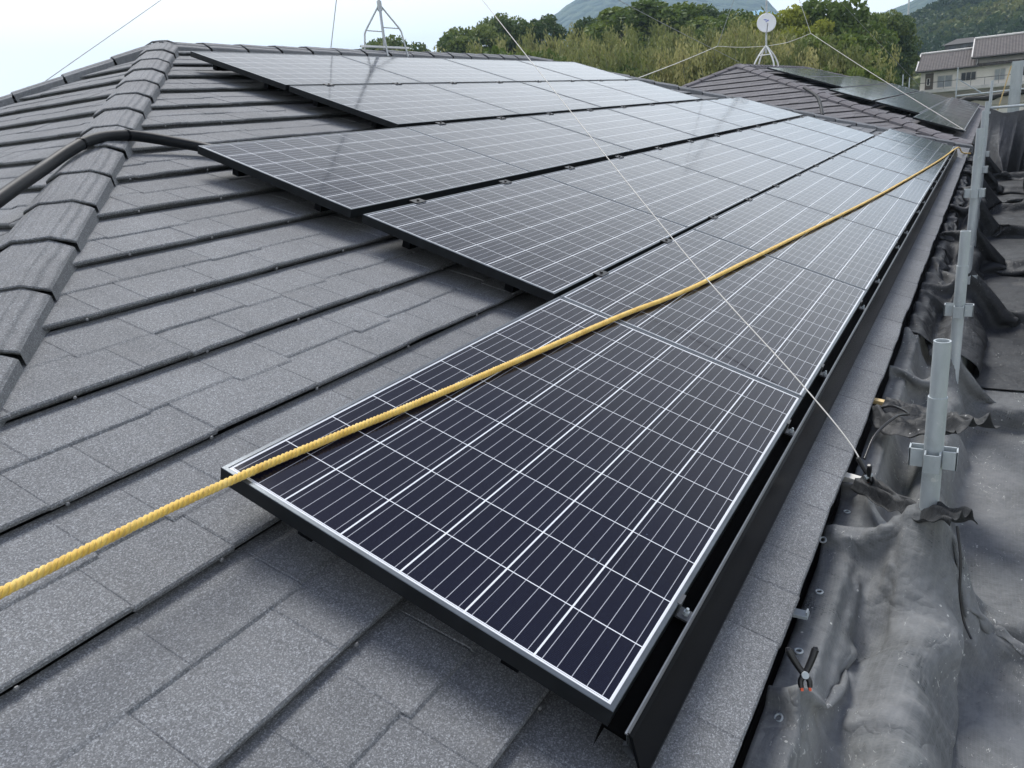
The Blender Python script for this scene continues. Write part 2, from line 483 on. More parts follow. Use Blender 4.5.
def hip_house(name, x0, x1, y_e, half, label, group, fine, seed, mroof, mcap, zsh=0.0, ysh=0.0):
    """rectangular hip roof: eave corners (x0,y_e) .. (x1, y_e + 2*half), 20 degree slopes"""
    t20 = math.tan(PH)
    root = empty(name, (0, 0, 0))
    tag(root, label, 'house', group)
    vE = V_EAVE
    ez = W(0, vE, BASE).z + zsh
    vmax = half / CP + vE
    yr = y_e + half; zr = ez + half * t20
    # front (camera side, facing -Y)
    def fm(u, v, w): return W(u, v, w)
    L = lambda v: x0 + (v - vE) * CP
    Rr = lambda v: x1 - (v - vE) * CP
    roof_courses(fm, L, Rr, vmax, 'tiled_roof', mroof, root, fine, seed)
    # left hip face (facing -X): u runs along -Y .. distance down slope measured from the eave x0
    off = W(0, vE, BASE)
    def lfm(u, v, w):
        p = W(0, v, w) - off        # (0, horizontal run, height) from the eave
        return Vector((x0 + p.y, y_e + u, ez + p.z))
    roof_courses(lfm, lambda v: (v - vE)*CP, lambda v: 2*half - (v - vE)*CP, vmax, 'hip_end_roof', mroof, root, fine, seed+1)
    # right hip face, facing +X
    def rfm(u, v, w):
        p = W(0, v, w) - off
        return Vector((x1 - p.y, y_e + 2*half - u, ez + p.z))
    roof_courses(rfm, lambda v: (v - vE)*CP, lambda v: 2*half - (v - vE)*CP, vmax, 'hip_end_roof', mroof, root, False, seed+2, tabs=False)
    def bfm(u, v, w):
        p = W(0, v, w) - off
        return Vector((x0 + x1 - u, y_e + 2*half - p.y, ez + p.z))
    roof_courses(bfm, lambda v: x0 + (v - vE)*CP, lambda v: x1 - (v - vE)*CP, vmax, 'rear_roof', mroof, root, False, seed+3, tabs=False)
    zc = 0.040
    A = Vector((x0 + half, yr, zr + zc)); B = Vector((x1 - half, yr, zr + zc))
    hip_caps('hip_cap', (x0, y_e, ez + zc), A, mcap, root, seed=seed, first_off=0.05)
    hip_caps('hip_cap', (x0, y_e + 2*half, ez + zc), A, mcap, root, seed=seed+4)
    hip_caps('hip_cap', (x1, y_e, ez + zc), B, mcap, root, seed=seed+5)
    hip_caps('hip_cap', (x1, y_e + 2*half, ez + zc), B, mcap, root, seed=seed+6)
    hip_caps('ridge_cap', A - Vector((.06, 0, .012)), B + Vector((.05, 0, -.012)), mcap, root, seed=seed+7, side_drop=.364)
    # walls, soffit, fascia
    mb = MB(); o_ = 0.62
    mb.box((x0+o_, y_e+o_, -6.4), (x1-o_, y_e+2*half-o_, ez-0.13))
    wall = mb.build('wall', M_WALL, root)
    mb = MB()
    mb.box((x0+.03, y_e+.03, ez-.13), (x1-.03, y_e+2*half-.03, ez-.006))
    mb.build('fascia', M_FASCIA, root)
    mb = MB(); n8 = 9  # gutter added under the eave to block the view down and darken the gap
    for (ya, xa, xb) in ((y_e - .026, x0, x1),):
        arc = [(ya + .055*math.cos(PI + PI*k/(n8-1)), ez - .115 + .05*math.sin(PI + PI*k/(n8-1))) for k in range(n8)]
        arc2 = [(ya + .050*math.cos(PI + PI*k/(n8-1)), ez - .113 + .045*math.sin(PI + PI*k/(n8-1))) for k in range(n8)]
        pr = arc + arc2[::-1]; m_ = len(pr)
        mb.add([(xa, p[0], p[1]) for p in pr] + [(xb, p[0], p[1]) for p in pr], [(k, (k+1) % m_, m_+(k+1) % m_, m_+k) for k in range(m_)])
    mb.build('gutter', M_GAPDARK, root)
    return root, A, B

E0 = W(0, V_EAVE, BASE)
YE = E0.y
HALF = 5.711 - YE
CORNER_X = 4.72 - HALF
house, APEX, REND = hip_house('house', CORNER_X, 11.05 + HALF, YE, HALF,
    'nearest house, its grey stone-coated hip roof filling the foreground under the solar panels', None, True, 11, M_ROOF, M_CAP)
house2, APEX2, REND2 = hip_house('house', 22.9 - HALF, 31.5 + HALF, YE, HALF,
    'second house behind the first, brownish grey hip roof with a dish mast on its ridge', None, False, 51, M_ROOF2, M_CAP2)

# nail heads on the near hip caps
# screws along the noses of the near courses
scr = screw_mesh().build('screw', M_SCREW, [o for o in C.objects if o.name == 'tiled_roof'][0])
roofo = scr.parent
def place_screw(u, v, i):
    o = scr if i == 0 else scr.copy()
    if i: C.objects.link(o); o.parent = roofo
    p = W(u, v - 0.0035, BASE + 0.020); o.location = p
    o.rotation_euler = (math.radians(90 + 20), 0, 0)
i = 0; rnd = random.Random(5)
for k in range(1, 13):
    v = V_EAVE + PITCH * k
    u = CORNER_X + (v - V_EAVE)*CP + rnd.uniform(.25, .5)
    lim = 2.3 if v < 2.2 else 3.6
    while u < lim + 1 and i < 80:
        place_screw(u, v, i); i += 1; u += rnd.uniform(.38, .46)

# ------------------------------------------------------------------ solar panels
def build_panel():
    root = empty('solar_panel')
    mb = MB(); lip = 0.011; dp = 0.040
    # frame: four mitred bars with an outer wall and a bottom flange
    L, Wd = PLEN, PWID
    def ring(pts0, pts1, mi=0):
        n = 4; vs = pts0 + pts1
        mb.add(vs, [(k, (k+1) % 4, 4+(k+1) % 4, 4+k) for k in range(4)], mi)
    def rect(ins, z): return [(ins, ins, z), (L-ins, ins, z), (L-ins, Wd-ins, z), (ins, Wd-ins, z)]
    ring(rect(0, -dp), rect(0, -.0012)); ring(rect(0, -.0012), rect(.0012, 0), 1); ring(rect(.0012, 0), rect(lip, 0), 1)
    ring(rect(lip, 0), rect(lip, -.0035)); ring(rect(.002, -.006), rect(.002, -dp+.002)); ring(rect(.03, -dp), rect(0, -dp))
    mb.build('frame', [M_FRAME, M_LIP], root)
    g = MB(); z = -0.0022; a = lip - .001
    g.add([(a, a, z), (L-a, a, z), (L-a, Wd-a, z), (a, Wd-a, z)], [(0, 1, 2, 3)])
    g.add([(a, a, z-.004), (L-a, a, z-.004), (L-a, Wd-a, z-.004), (a, Wd-a, z-.004)], [(3, 2, 1, 0)])
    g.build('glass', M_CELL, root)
    return root
proto = build_panel()
def roof_matrix(u, v, w=0.0):
    m = Matrix((Vector((1, 0, 0)), Vector((0, CP, SP)), Vector((0, -SP, CP)))).transposed().to_4x4()
    m.translation = W(u, v, w); return m
# mid clamp and end clamp masters (children of panels)
mb = MB(); mb.box((-.04, -.014, -.004), (.04, .030, .0035)); mb.box((-.035, .002, -.04), (.035, .012, .002)); mb.tube([(0, .008, .003), (0, .008, .010)], .007, 6, smooth=False)
M_CLIP = simple('dull_clip_metal', (.10, .105, .11), .45, .5)
M_CLAMP = simple('black_clamp', (0.012, 0.012, 0.013), .4)
mid_clamp = mb.build('mid_clamp', M_CLAMP)
mb = MB()
mb.box((-.018, -.036, -.036), (.018, -.002, -.031)); mb.box((-.018, -.005, -.036), (.018, -.0015, -.004)); mb.box((-.018, -.005, -.004), (.018, .004, .0015))
end_clamp = mb.build('end_clamp', M_CLIP)
mb = MB(); mb.tube([(0, -.020, -.031), (0, -.020, -.022)], .007, 6, smooth=False); mb.tube([(0, -.020, -.022), (0, -.020, -.014)], .0035, 8)
bolt = mb.build('bolt', M_STEEL, end_clamp)

ROWS = {1: (0.122, 0, 8), 2: (1.137, 1, 7), 3: (2.196, 1, 7), 4: (3.251, 2, 6), 5: (4.275, 2, 6)}
PP = 1.68
ORD = ['nearest', 'second', 'third', 'fourth', 'fifth', 'sixth', 'seventh', 'farthest']
ROWN = {1: 'lowest row beside the eave', 2: 'second row up from the eave', 3: 'middle row', 4: 'row just below the top row', 5: 'top row under the ridge'}
used = {'p': 0, 'm': 0, 'e': 0}
def put(master, key, parent, loc):
    if used[key] == 0: o = master
    else: o = copy_tree(master)
    used[key] += 1
    o.parent = parent; o.location = loc
    return o
def put_panel(u, v, label, group, row=None):
    o = proto if used['p'] == 0 else copy_tree_plain(proto)
    used['p'] += 1
    o.matrix_world = roof_matrix(u, v, random.uniform(-.0008, .0008))
    tag(o, label, 'solar panel', group)
    return o
proto_children = [c for c in C.objects if c.parent == proto]
def copy_tree_plain(src):
    c = src.copy(); C.objects.link(c)
    for ch in proto_children:
        d = ch.copy(); C.objects.link(d); d.parent = c
    return c
panels = []
for r, (v, k0, k1) in ROWS.items():
    n = k1 - k0
    for i in range(n):
        od = ORD[i] if i < n - 1 else 'farthest'
        extra = {(1, 0): 'dark blue solar panel closest to the camera, crossed by the yellow rope, nearest in the ' + ROWN[1]}.get((r, i))
        lab = extra or '%s dark glass solar panel from the camera in the %s of the near roof' % (od, ROWN[r])
        lab = ' '.join(lab.split()[:16])
        panels.append((r, i, n, put_panel(1.020 + (k0 + i) * PP, v, lab, 'solar panels on the near roof')))
for r, i, n, p in panels:
    if r == 1:
        for x in (.37, 1.44): put(end_clamp, 'e', p, (x, 0, 0))
    if r < 5 and not (r == 1 and i == 0) and not (r == 3 and i == 0):
        for x in (.42, 1.26): put(mid_clamp, 'm', p, (x, PWID, 0))
# rails below the panels (their ends and the shadow below them show at the near edges)
for r, (v, k0, k1) in ROWS.items():
    pass

# the black cover along the lowest row
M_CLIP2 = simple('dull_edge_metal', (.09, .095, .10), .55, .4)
def trim(name, u0, u1, label):
    prof = [(0.083, -.030), (0.086, -.027), (0.081, -.026), (0.074, -.030), (0.028, -.108), (0.026, -.119), (0.031, -.119), (0.034, -.108), (0.079, -.034)]
    mb = MB(); n = len(prof)
    vs = [W(u0, a, b) for a, b in prof] + [W(u1, a, b) for a, b in prof]
    mb.add(vs, [(k, (k+1) % n, n+(k+1) % n, n+k) for k in range(n)] + [tuple(range(n)), tuple(reversed(range(n, 2*n)))])
    root = empty(name, W(u0, .05, -.1)); tag(root, label, 'trim')
    o = mb.build('cover_plate', M_BLACK, root, loc=-root.location)
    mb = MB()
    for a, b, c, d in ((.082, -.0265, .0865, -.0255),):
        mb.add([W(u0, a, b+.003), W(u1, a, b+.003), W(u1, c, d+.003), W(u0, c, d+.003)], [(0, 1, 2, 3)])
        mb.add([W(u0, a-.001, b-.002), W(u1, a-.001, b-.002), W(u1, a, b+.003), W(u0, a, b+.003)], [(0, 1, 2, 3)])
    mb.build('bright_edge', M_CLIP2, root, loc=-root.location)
    # mounting channel behind the plate, with the open end the photo shows
    mb = MB()
    pr = [(.090, -.030), (.086, -.030), (.080, -.050), (.086, -.060), (.083, -.066), (.060, -.075), (.060, -.071), (.080, -.062), (.083, -.058), (.076, -.050), (.083, -.027), (.09, -.027)]
    n = len(pr); vs = [W(u0-.001, a, b) for a, b in pr] + [W(u1, a, b) for a, b in pr]
    mb.add(vs, [(k, (k+1) % n, n+(k+1) % n, n+k) for k in range(n)])
    mb.build('channel', M_ALU, root, loc=-root.location)
    mb = MB()  # black strip added so the gap between cover and panels reads as shadow
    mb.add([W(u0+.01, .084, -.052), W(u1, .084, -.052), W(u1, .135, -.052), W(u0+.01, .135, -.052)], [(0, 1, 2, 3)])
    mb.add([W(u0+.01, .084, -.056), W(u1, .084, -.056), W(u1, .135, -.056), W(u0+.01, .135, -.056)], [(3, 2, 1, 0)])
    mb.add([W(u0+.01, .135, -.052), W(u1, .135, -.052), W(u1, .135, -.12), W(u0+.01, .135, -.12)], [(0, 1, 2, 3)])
    mb.build('gap_shade_strip', M_MATTE, root, loc=-root.location)
    return root
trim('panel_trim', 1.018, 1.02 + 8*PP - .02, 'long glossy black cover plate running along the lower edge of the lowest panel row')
# mounting rails under each row
i = 0
for r, (v, k0, k1) in ROWS.items():
    for dv in (.22, .76):
        mb = MB()
        a = W(1.05 + k0*PP, v + dv, -.062); b = W(1.0 + k1*PP, v + dv, -.062)
        mb.bar(a, b, .04, .042, upv=W(0, 0, 1))
        rail = mb.build('mounting_rail', M_BLACK, None)
        tag(rail, 'black mounting rail under the %s, %s one' % (ROWN[r], 'lower' if dv < .5 else 'upper'), 'rail', 'rails carrying the near panels')

# panels of the second roof
R2 = {5: (4.275, 22.9, 4), 4: (3.251, 22.9, 6), 3: (2.196, 20.6, 8), 2: (1.137, 20.6, 8), 1: (0.122, 18.7, 10)}
ORD2 = ['nearest', 'second', 'third', 'fourth', 'fifth', 'sixth', 'seventh', 'eighth', 'ninth', 'tenth']
for r, (v, u0, n) in R2.items():
    for i in range(n):
        od = ORD2[i] if i < n-1 else 'farthest'
        put_panel(u0 + i*PP, v, '%s greenish reflecting solar panel in the %s of the second roof' % (od, ROWN[r].replace(' beside the eave', '').replace(' from the eave', '').replace(' just', '').replace(' under the ridge', '')), 'solar panels on the second roof')
del_me = []

# ------------------------------------------------------------------ yellow rope
M_ROPE = None
def m_rope():
    n = N('yellow_rope'); co = n.coord('UV')
    f = n.noise(n.coord(), 25, 5, .6)
    x, y, z = n.sep(co)
    fib = n.math('SINE', n.math('MULTIPLY', n.math('ADD', n.math('MULTIPLY', x, 60), n.math('MULTIPLY', y, 14)), 6.28))
    col = n.ramp(f, [(0.3, (0.72, 0.43, 0.05)), (0.55, (0.88, 0.58, 0.10)), (0.8, (0.92, 0.68, 0.22))])
    n.set(Base_Color=col, Roughness=.55, Normal=n.bump(n.math('ADD', fib, n.noise(n.coord(), 400, 2)), .5, .001), Sheen_Weight=.3)
    return n.m
M_ROPE = m_rope()
rp = [W(*p) for p in ((-.9, 1.06, .06), (-.2, 1.062, .035), (.51, 1.062, .022), (.80, 1.060, .016), (.97, 1.052, .0125), (1.18, 1.034, .010), (1.665, .972, .010), (2.288, .903, .010), (2.751, .852, .010), (3.433, .765, .010), (5.056, .634, .010), (7.5, .445, .010), (11.3, .215, .010), (13.9, .095, .012), (14.42, .05, .0), (15.0, -.02, -.10), (15.6, -.14, -.13))]
path = catmull(rp, 10)
cum = [0]
for a, b in zip(path, path[1:]): cum.append(cum[-1] + (b-a).length)
tot = cum[-1]
def along(t):
    lo = 0
    import bisect
    i_ = min(max(bisect.bisect_right(cum, t) - 1, 0), len(path)-2)
    q = (t - cum[i_]) / max(1e-9, cum[i_+1]-cum[i_]); return path[i_].lerp(path[i_+1], q), (path[i_+1]-path[i_]).normalized()
rope_root = empty('rope', along(tot*.3)[0]); tag(rope_root, 'twisted yellow rope lying across the lowest row of panels', 'rope')
lay = 0.036; r0 = 0.0052; r1 = 0.0053
for s_ in range(3):
    mb = MB(); pts = []; uv = []
    t = 0
    while t < tot:
        p, d = along(t)
        a = d.cross(Vector((0, 0, 1))).normalized(); b = a.cross(d)
        ang = 2*PI*(t/lay + s_/3)
        wob = a*(.0025*nz(t*1.1, 3.3) + .0012*nz(t*6, 8.1)) + b*(.0006*abs(nz(t*3, 1.7)))
        pts.append(p + wob + (a*math.cos(ang + .5*nz(t*2.2, 5)) + b*math.sin(ang + .5*nz(t*2.2, 5)))*(r0*(1 + .10*nz(t*9, s_))))
        t += lay/8 if t < 5.5 else lay/4
    mb.tube(pts, [r1*(1 + .10*nz(q*.19, s_*3.1)) for q in range(len(pts))], 7)
    o = mb.build('strand', M_ROPE, rope_root, loc=-rope_root.location)
    n = 7; L_ = o.data.uv_layers.new(name='UVMap')
    for lp in o.data.loops:
        vi = lp.vertex_index; L_.data[lp.index].uv = ((vi // n)*lay/8, (vi % n)/n)

# ------------------------------------------------------------------ black conduit over the hip
n_ = N('black_conduit'); co = n_.coord()
n_.set(Base_Color=n_.ramp(n_.noise(co, 3, 5), [(0.3, (0.005, 0.006, 0.008)), (0.8, (0.012, 0.014, 0.016))]), Roughness=.5, Specular_IOR_Level=.2)
M_COND = n_.m
def hipline(x, dz=0): return Vector((x, x + .99, APEX.z - (4.72 - x)*math.tan(PH) + dz))
cp = [(-.4, 1.7, .20), (.6, 2.27, .58), (1.2, 2.62, .80), (1.7, 2.95, .965), (2.02, 3.18, 1.055), (2.22, 3.29, 1.12), (2.38, 3.365, 1.162), (2.54, 3.41, 1.176), (2.69, 3.41, 1.165)]
cp = [Vector(p) for p in cp] + [W(2.90, 3.43, -.088), W(3.08, 3.15, -.092), W(3.5, 2.95, -.10), W(4.2, 2.9, -.10)]
mb = MB(); path2 = catmull(cp, 10)
mb.tube(path2, 0.0275, 16)
cond = empty('conduit', path2[30]); tag(cond, 'thick black conduit arching over the hip tiles and under the panels', 'conduit')
mb.build('hose', M_COND, cond, loc=-cond.location)
for k in (2, 56, 76):
    if k < len(path2)-1:
        mb = MB(); d = (path2[k+1]-path2[k]).normalized(); mb.tube([path2[k]-d*.006, path2[k]+d*.006], .0295, 16)
        mb.build('cable_tie', M_BLACK, cond, loc=-cond.location)
del n_
exec_after = []

# ------------------------------------------------------------------ scaffold along the eave
def m_pole(): return M_STEEL
def pole(x, y, ztop, zbot, label, sleeve=True, flanges=(), group='scaffold poles along the eave'):
    root = empty('scaffold_pole', (x, y, zbot)); tag(root, label, 'scaffold pole', group)
    H = ztop - zbot; zj = H - .155
    mb = MB()
    n = 20
    def hollow(z0, z1, ro, ri):
        mb.tube([(0, 0, z0), (0, 0, z1)], ro, n, caps=False)
        vo = [(ro*math.cos(2*PI*k/n), ro*math.sin(2*PI*k/n), z1) for k in range(n)]
        vi = [(ri*math.cos(2*PI*k/n), ri*math.sin(2*PI*k/n), z1) for k in range(n)]
        vb = [(ri*math.cos(2*PI*k/n), ri*math.sin(2*PI*k/n), z1-.12) for k in range(n)]
        mb.add(vo+vi, [(k, (k+1) % n, n+(k+1) % n, n+k) for k in range(n)])
        mb.add(vi+vb, [(k, (k+1) % n, n+(k+1) % n, n+k) for k in range(n)], 0, True)
        mb.add(vb, [tuple(range(n))])
    hollow(0, zj, .0243, .0205)
    tube = mb.build('tube', M_STEEL, root)
    mb = MB(); hollow(zj - .1, H, .0212, .0172); mb.build('joint_sleeve', M_STEEL, root)
    for fz in flanges:
        mb = MB()
        z = fz - zbot
        for k in range(4):
            a = k*PI/2
            c_, s__ = math.cos(a), math.sin(a)
            # wedge pocket: a small open box on each side
            for (u0, u1, v0, v1) in ((.024, .058, -.020, -.016), (.024, .058, .016, .020), (.055, .059, -.020, .020)):
                m = Matrix.Rotation(a, 4, 'Z'); mb.box((u0, v0, z-.026), (u1, v1, z+.026), 0, m)
        mb.build('wedge_pocket', M_STEEL, root)
    return root
YP = -.313
pole(2.235, YP, .405, -6.2, 'galvanised scaffold pole nearest the camera, open top beside the first clamp', flanges=(.075,))
pole(4.03, YP, .40, -6.2, 'second galvanised scaffold pole from the camera, open-topped, pockets low down', flanges=(.04,))
pole(5.83, YP, .74, -6.2, 'third scaffold pole from the camera, taller than the two before it', flanges=(.35, -.2))
pole(7.63, YP, .78, -6.2, 'fourth scaffold pole from the camera beside the end of the lowest panel row', flanges=(.32,))
pole(9.43, YP, .80, -6.2, 'fifth scaffold pole along the eave from the camera', flanges=(.3,))
pole(16.6, -.30, .95, -6.2, 'scaffold pole at the far inner corner where the black sheet is hung', flanges=(.42,))
pole(16.6, -.93, .95, -6.2, 'scaffold pole at the far outer corner where the black sheet is hung', flanges=(.42,))
pole(38.6, 1.05, 1.45, -6.2, 'distant scaffold pole beyond the lower end of the second roof', flanges=(1.0,), group='distant scaffold poles')
pole(38.6, 3.05, 1.40, -6.2, 'pair-side distant scaffold pole beyond the second roof, left one', group='distant scaffold poles')
pole(38.6, 2.80, 1.25, -6.2, 'pair-side distant scaffold pole beyond the second roof, right one', group='distant scaffold poles')

def rail_bar(a, b, r, label, name='scaffold_rail'):
    a = Vector(a); b = Vector(b); mb = MB(); mb.tube([(0, 0, 0), b-a], r, 12)
    return tag(mb.build(name, M_STEEL, None, loc=a), label, 'scaffold rail')
rail_bar((16.6, -.30, .50), (16.6, -.93, .50), .021, 'cross rail at the far end carrying the top edge of the black sheet')
rail_bar((38.6, 1.05, .35), (38.6, -2.6, .42), .03, 'distant horizontal scaffold rail in front of the white house')
rail_bar((38.6, .95, .95), (38.6, .1, .35), .022, 'distant diagonal scaffold brace in front of the white house', 'scaffold_brace')
# upright toe board leaning at the far end
mb = MB(); mb.box((-.012, -.085, 0), (.012, .085, .98)); mb.box((-.03, -.09, .02), (-.012, -.08, .96)); mb.box((-.03, .08, .02), (-.012, .09, .96))
o = mb.build('toe_board', M_STEEL, None, loc=(17.3, -.66, .25)); tag(o, 'upright grey steel toe board at the far end of the scaffold', 'scaffold board')
M_WOOD = simple('pale_timber', (0.62, 0.46, 0.22), .7, 0, 20, .2)
mb = MB(); mb.bar((0, 0, 0), (0, -.14, .72), .035, .02)
o = mb.build('timber_batten', M_WOOD, None, loc=(17.0, -.42, .44)); tag(o, 'pale timber batten leaning beside the upright toe board', 'batten')
# dark rolled netting on the far scaffold
M_NETB = simple('black_rolled_net', (0.013, 0.014, 0.014), .6, 0, 9, .4, .6, 30, .02)
mb = MB(); pts = [Vector((38.7, .95 - i*.3, .12 + .04*math.sin(i*1.3) + i*.022)) for i in range(13)]
mb.tube(pts, [.10 + .035*math.sin(i*2.1) for i in range(13)], 9)
tag(mb.build('rolled_netting', M_NETB), 'black netting rolled up along a distant scaffold rail below the white house', 'netting')

# decks: expanded metal planks at the working level
def m_deck():
    n = N('expanded_metal'); co = n.coord(); x, y, z = n.sep(co)
    a = n.math('ABSOLUTE', n.math('SUBTRACT', n.math('FRACT', n.math('ADD', n.math('MULTIPLY', x, 16), n.math('MULTIPLY', y, 30))), .5))
    b = n.math('ABSOLUTE', n.math('SUBTRACT', n.math('FRACT', n.math('SUBTRACT', n.math('MULTIPLY', x, 16), n.math('MULTIPLY', y, 30))), .5))
    m = n.math('GREATER_THAN', n.math('MAXIMUM', a, b), .33)
    g = n.noise(co, 8, 4)
    n.set(Base_Color=n.mix(m, (0.02, 0.02, 0.018), n.ramp(g, [(0.3, (0.5, 0.51, 0.5)), (0.8, (0.75, 0.76, 0.74))])), Roughness=.5, Metallic=n.math('MULTIPLY', m, .4),
          Normal=n.bump(m, 1.0, .006))
    return n.m
M_DECK = m_deck()
M_YEL = simple('yellow_paint', (0.55, 0.42, 0.12), .6, 0, 20, .3)
DZ = -.56
for k in range(9):
    x0 = .42 + k*1.8
    for j, (ya, yb) in enumerate(((-.36, -.60), (-.62, -.86))):
        root = empty('scaffold_plank', (x0, (ya+yb)/2, DZ)); hw = (ya-yb)/2
        tag(root, '%s grey expanded-metal scaffold plank under the netting, %s side' % (ORD2[k], 'roof' if j == 0 else 'outer'), 'scaffold plank', 'metal planks of the scaffold deck')
        mb = MB(); mb.box((0.03, -hw+.02, -.03), (1.77, hw-.02, 0)); mb.build('mesh_plate', M_DECK, root)
        mb = MB()
        mb.box((0.03, -hw, -.04), (1.77, -hw+.018, .006)); mb.box((0.03, hw-.018, -.04), (1.77, hw, .006))
        mb.build('side_rail', M_STEEL, root)
        mb = MB(); mb.box((-.0, -hw+.03, -.05), (.028, hw-.03, .012)); mb.build('hook', M_YEL, root)

# ---- netting and sheets
def m_net(name, lo, hi, transp, white=.5, rough=.62, bscale=1.0):
    n = N(name); co = n.coord()
    f = n.noise(co, 3.2, 6, .65, .6)
    fine = n.noise(co, 45, 4, .7)
    col = n.ramp(n.math('MULTIPLY_ADD', fine, .35, n.math('MULTIPLY', f, .7)), [(0.34, lo), (0.72, hi)])
    # coarse mesh of the netting
    ux, uy, uz = n.sep(n.coord('UV'))
    gm = n.math('MAXIMUM', n.math('PINGPONG', n.math('MULTIPLY', ux, 170), 1.0), n.math('PINGPONG', n.math('MULTIPLY', uy, 170), 1.0))
    col = n.mix(n.math('MULTIPLY', n.ramp(gm, [(.7, (0, 0, 0)), (.95, (1, 1, 1))]), .28), col, hi)
    dustn = n.noise(n.mapping(co, (1, .5, 1)), 1.7, 6, .7, 1.2)
    col = n.mix(n.math('MULTIPLY', n.ramp(dustn, [(.45, (0, 0, 0)), (.7, (1, 1, 1))]), .35), col, tuple(min(.34, c*1.5) for c in hi))
    # dried plaster and paint splashes
    sc = n.mapping(co, (1, 2.2, 1), rot=(0, 0, .5))
    sp = n.math('MULTIPLY', n.ramp(n.noise(sc, 34, 6, .75, 1.2), [(0.60, (0, 0, 0)), (0.65, (1, 1, 1))]), n.ramp(n.noise(co, 4.6, 3, .6), [(0.47, (0, 0, 0)), (0.60, (1, 1, 1))]))
    wht = n.math('MULTIPLY', sp, white)
    col = n.mix(wht, col, (0.5, 0.5, 0.47))
    wx, wy, wz = n.sep(n.coord('UV'))
    weave = n.math('ADD', n.math('SINE', n.math('MULTIPLY', wx, 1400)), n.math('SINE', n.math('MULTIPLY', wy, 1400)))
    crk = n.noise(n.mapping(co, (1, 1, 1)), 13, 5, .6, 1.0)
    crk2 = n.noise(co, 38, 4, .6, .8)
    nr = n.bump(weave, .15, .0006)
    nr = n.bump(crk2, .30*bscale, .005, nr)
    nr = n.bump(crk, .40*bscale, .012, nr)
    wv = n.node('ShaderNodeVectorMath', operation='ADD'); cmb = n.node('ShaderNodeCombineXYZ')
    for q in range(3): n.put(cmb.inputs[q], n.math('MULTIPLY', n.noise(n.mapping(co, loc=(q*7.0, 3, 1)), 5, 3), .25))
    n.put(wv.inputs[0], co); n.put(wv.inputs[1], cmb.outputs[0])
    ve = n.voro(wv.outputs[0], 7.5, feature='DISTANCE_TO_EDGE')
    nr = n.bump(n.math('POWER', n.math('MINIMUM', ve, .35), .7), .42*bscale, .02, nr)
    ve2 = n.voro(wv.outputs[0], 19, feature='DISTANCE_TO_EDGE')
    nr = n.bump(n.math('POWER', n.math('MINIMUM', ve2, .3), .6), .25*bscale, .008, nr)
    # specks of dried paint
    pk = n.voro(co, 26); pk2 = n.noise(co, 5.5, 3)
    dots = n.math('MULTIPLY', n.math('LESS_THAN', pk, .09), n.math('GREATER_THAN', pk2, .52))
    col = n.mix(n.math('MULTIPLY', dots, white), col, (.6, .6, .57))
    n.set(Base_Color=col, Roughness=n.math('MULTIPLY_ADD', f, .25, rough-.12), Normal=nr, Specular_IOR_Level=.3)
    if transp > 0:
        tr = n.node('ShaderNodeBsdfTransparent'); ms = n.node('ShaderNodeMixShader')
        n.put(ms.inputs[0], n.math('MULTIPLY', n.math('SUBTRACT', 1.0, wht), transp))
        n.t.links.new(n.b.outputs[0], ms.inputs[1]); n.t.links.new(tr.outputs[0], ms.inputs[2]); n.t.links.new(ms.outputs[0], n.out.inputs[0])
    return n.m
M_NET = m_net('grey_scaffold_netting', (0.085, 0.090, 0.091), (0.23, 0.238, 0.24), .30, .95, .8, 1.0)
M_NET2 = m_net('light_grey_netting', (0.10, 0.107, 0.109), (0.28, 0.29, 0.292), .34, .9, .8, 1.05)
M_SHEET = m_net('black_sheet', (0.016, 0.017, 0.018), (0.060, 0.063, 0.065), 0, .5, .58, .8)

def sheet(name, label, fn, nu, nv, mat, thick=.0015, cat='netting', group=None, loc=None):
    vs = []; fs = []
    for i in range(nu+1):
        for j in range(nv+1): vs.append(fn(i/nu, j/nv))
    for i in range(nu):
        for j in range(nv):
            a = i*(nv+1)+j; fs.append((a, a+1, a+nv+2, a+nv+1))
    o0 = Vector(vs[len(vs)//2])
    me = bpy.data.meshes.new(name); me.from_pydata([tuple(Vector(v)-o0) for v in vs], [], fs); me.materials.append(mat)
    me.polygons.foreach_set('use_smooth', [True]*len(fs))
    uv = me.uv_layers.new(name='UVMap')
    for lp in me.loops:
        v = me.vertices[lp.vertex_index].co; uv.data[lp.index].uv = (v.x, v.y)
    me.update()
    o = bpy.data.objects.new(name, me); C.objects.link(o); o.location = o0
    md = o.modifiers.new('cloth', 'SOLIDIFY'); md.thickness = thick
    return tag(o, label, cat, group)

def rid(x, s=1.0):                      # sharp crests, soft valleys
    return (1 - abs(math.sin(x))) ** 1.6 * s
def vnoise(x, y, seed):
    r_ = np.random.RandomState(seed); o = np.zeros_like(x)
    for k in range(9):
        a = r_.uniform(0, 2*PI); fr = r_.uniform(2, 16); o += np.sin((x*math.cos(a) + y*math.sin(a))*fr + r_.uniform(0, 6.3)) / (1 + fr*.15)
    return o / 4
POLES_X = (2.235, 4.03, 5.83, 7.63, 9.43, 11.23, 13.03, 14.83)
def support(x, y, extra=None):
    """height of what the cloth can lie on: deck planks, ledger tube, cross tubes, gutter rim"""
    h = DZ + .012 + np.where(x > 5.2, .034, .018)*np.maximum(0, vnoise(x*2.2, y*2.2, 77))
    h = np.where(y > -.335, -.46, h)
    d = np.abs(y + .312); h = np.maximum(h, np.where(d < .03, -.30 - d*.5, -9))
    h = np.maximum(h, np.where(y > -.125, -.268, -9))
    for px in POLES_X:
        dx = np.abs(x - px - .05); h = np.maximum(h, np.where((dx < .03) & (y < -.3), DZ + .13, -9))
    if extra is not None: h = np.maximum(h, extra(x, y))
    return h
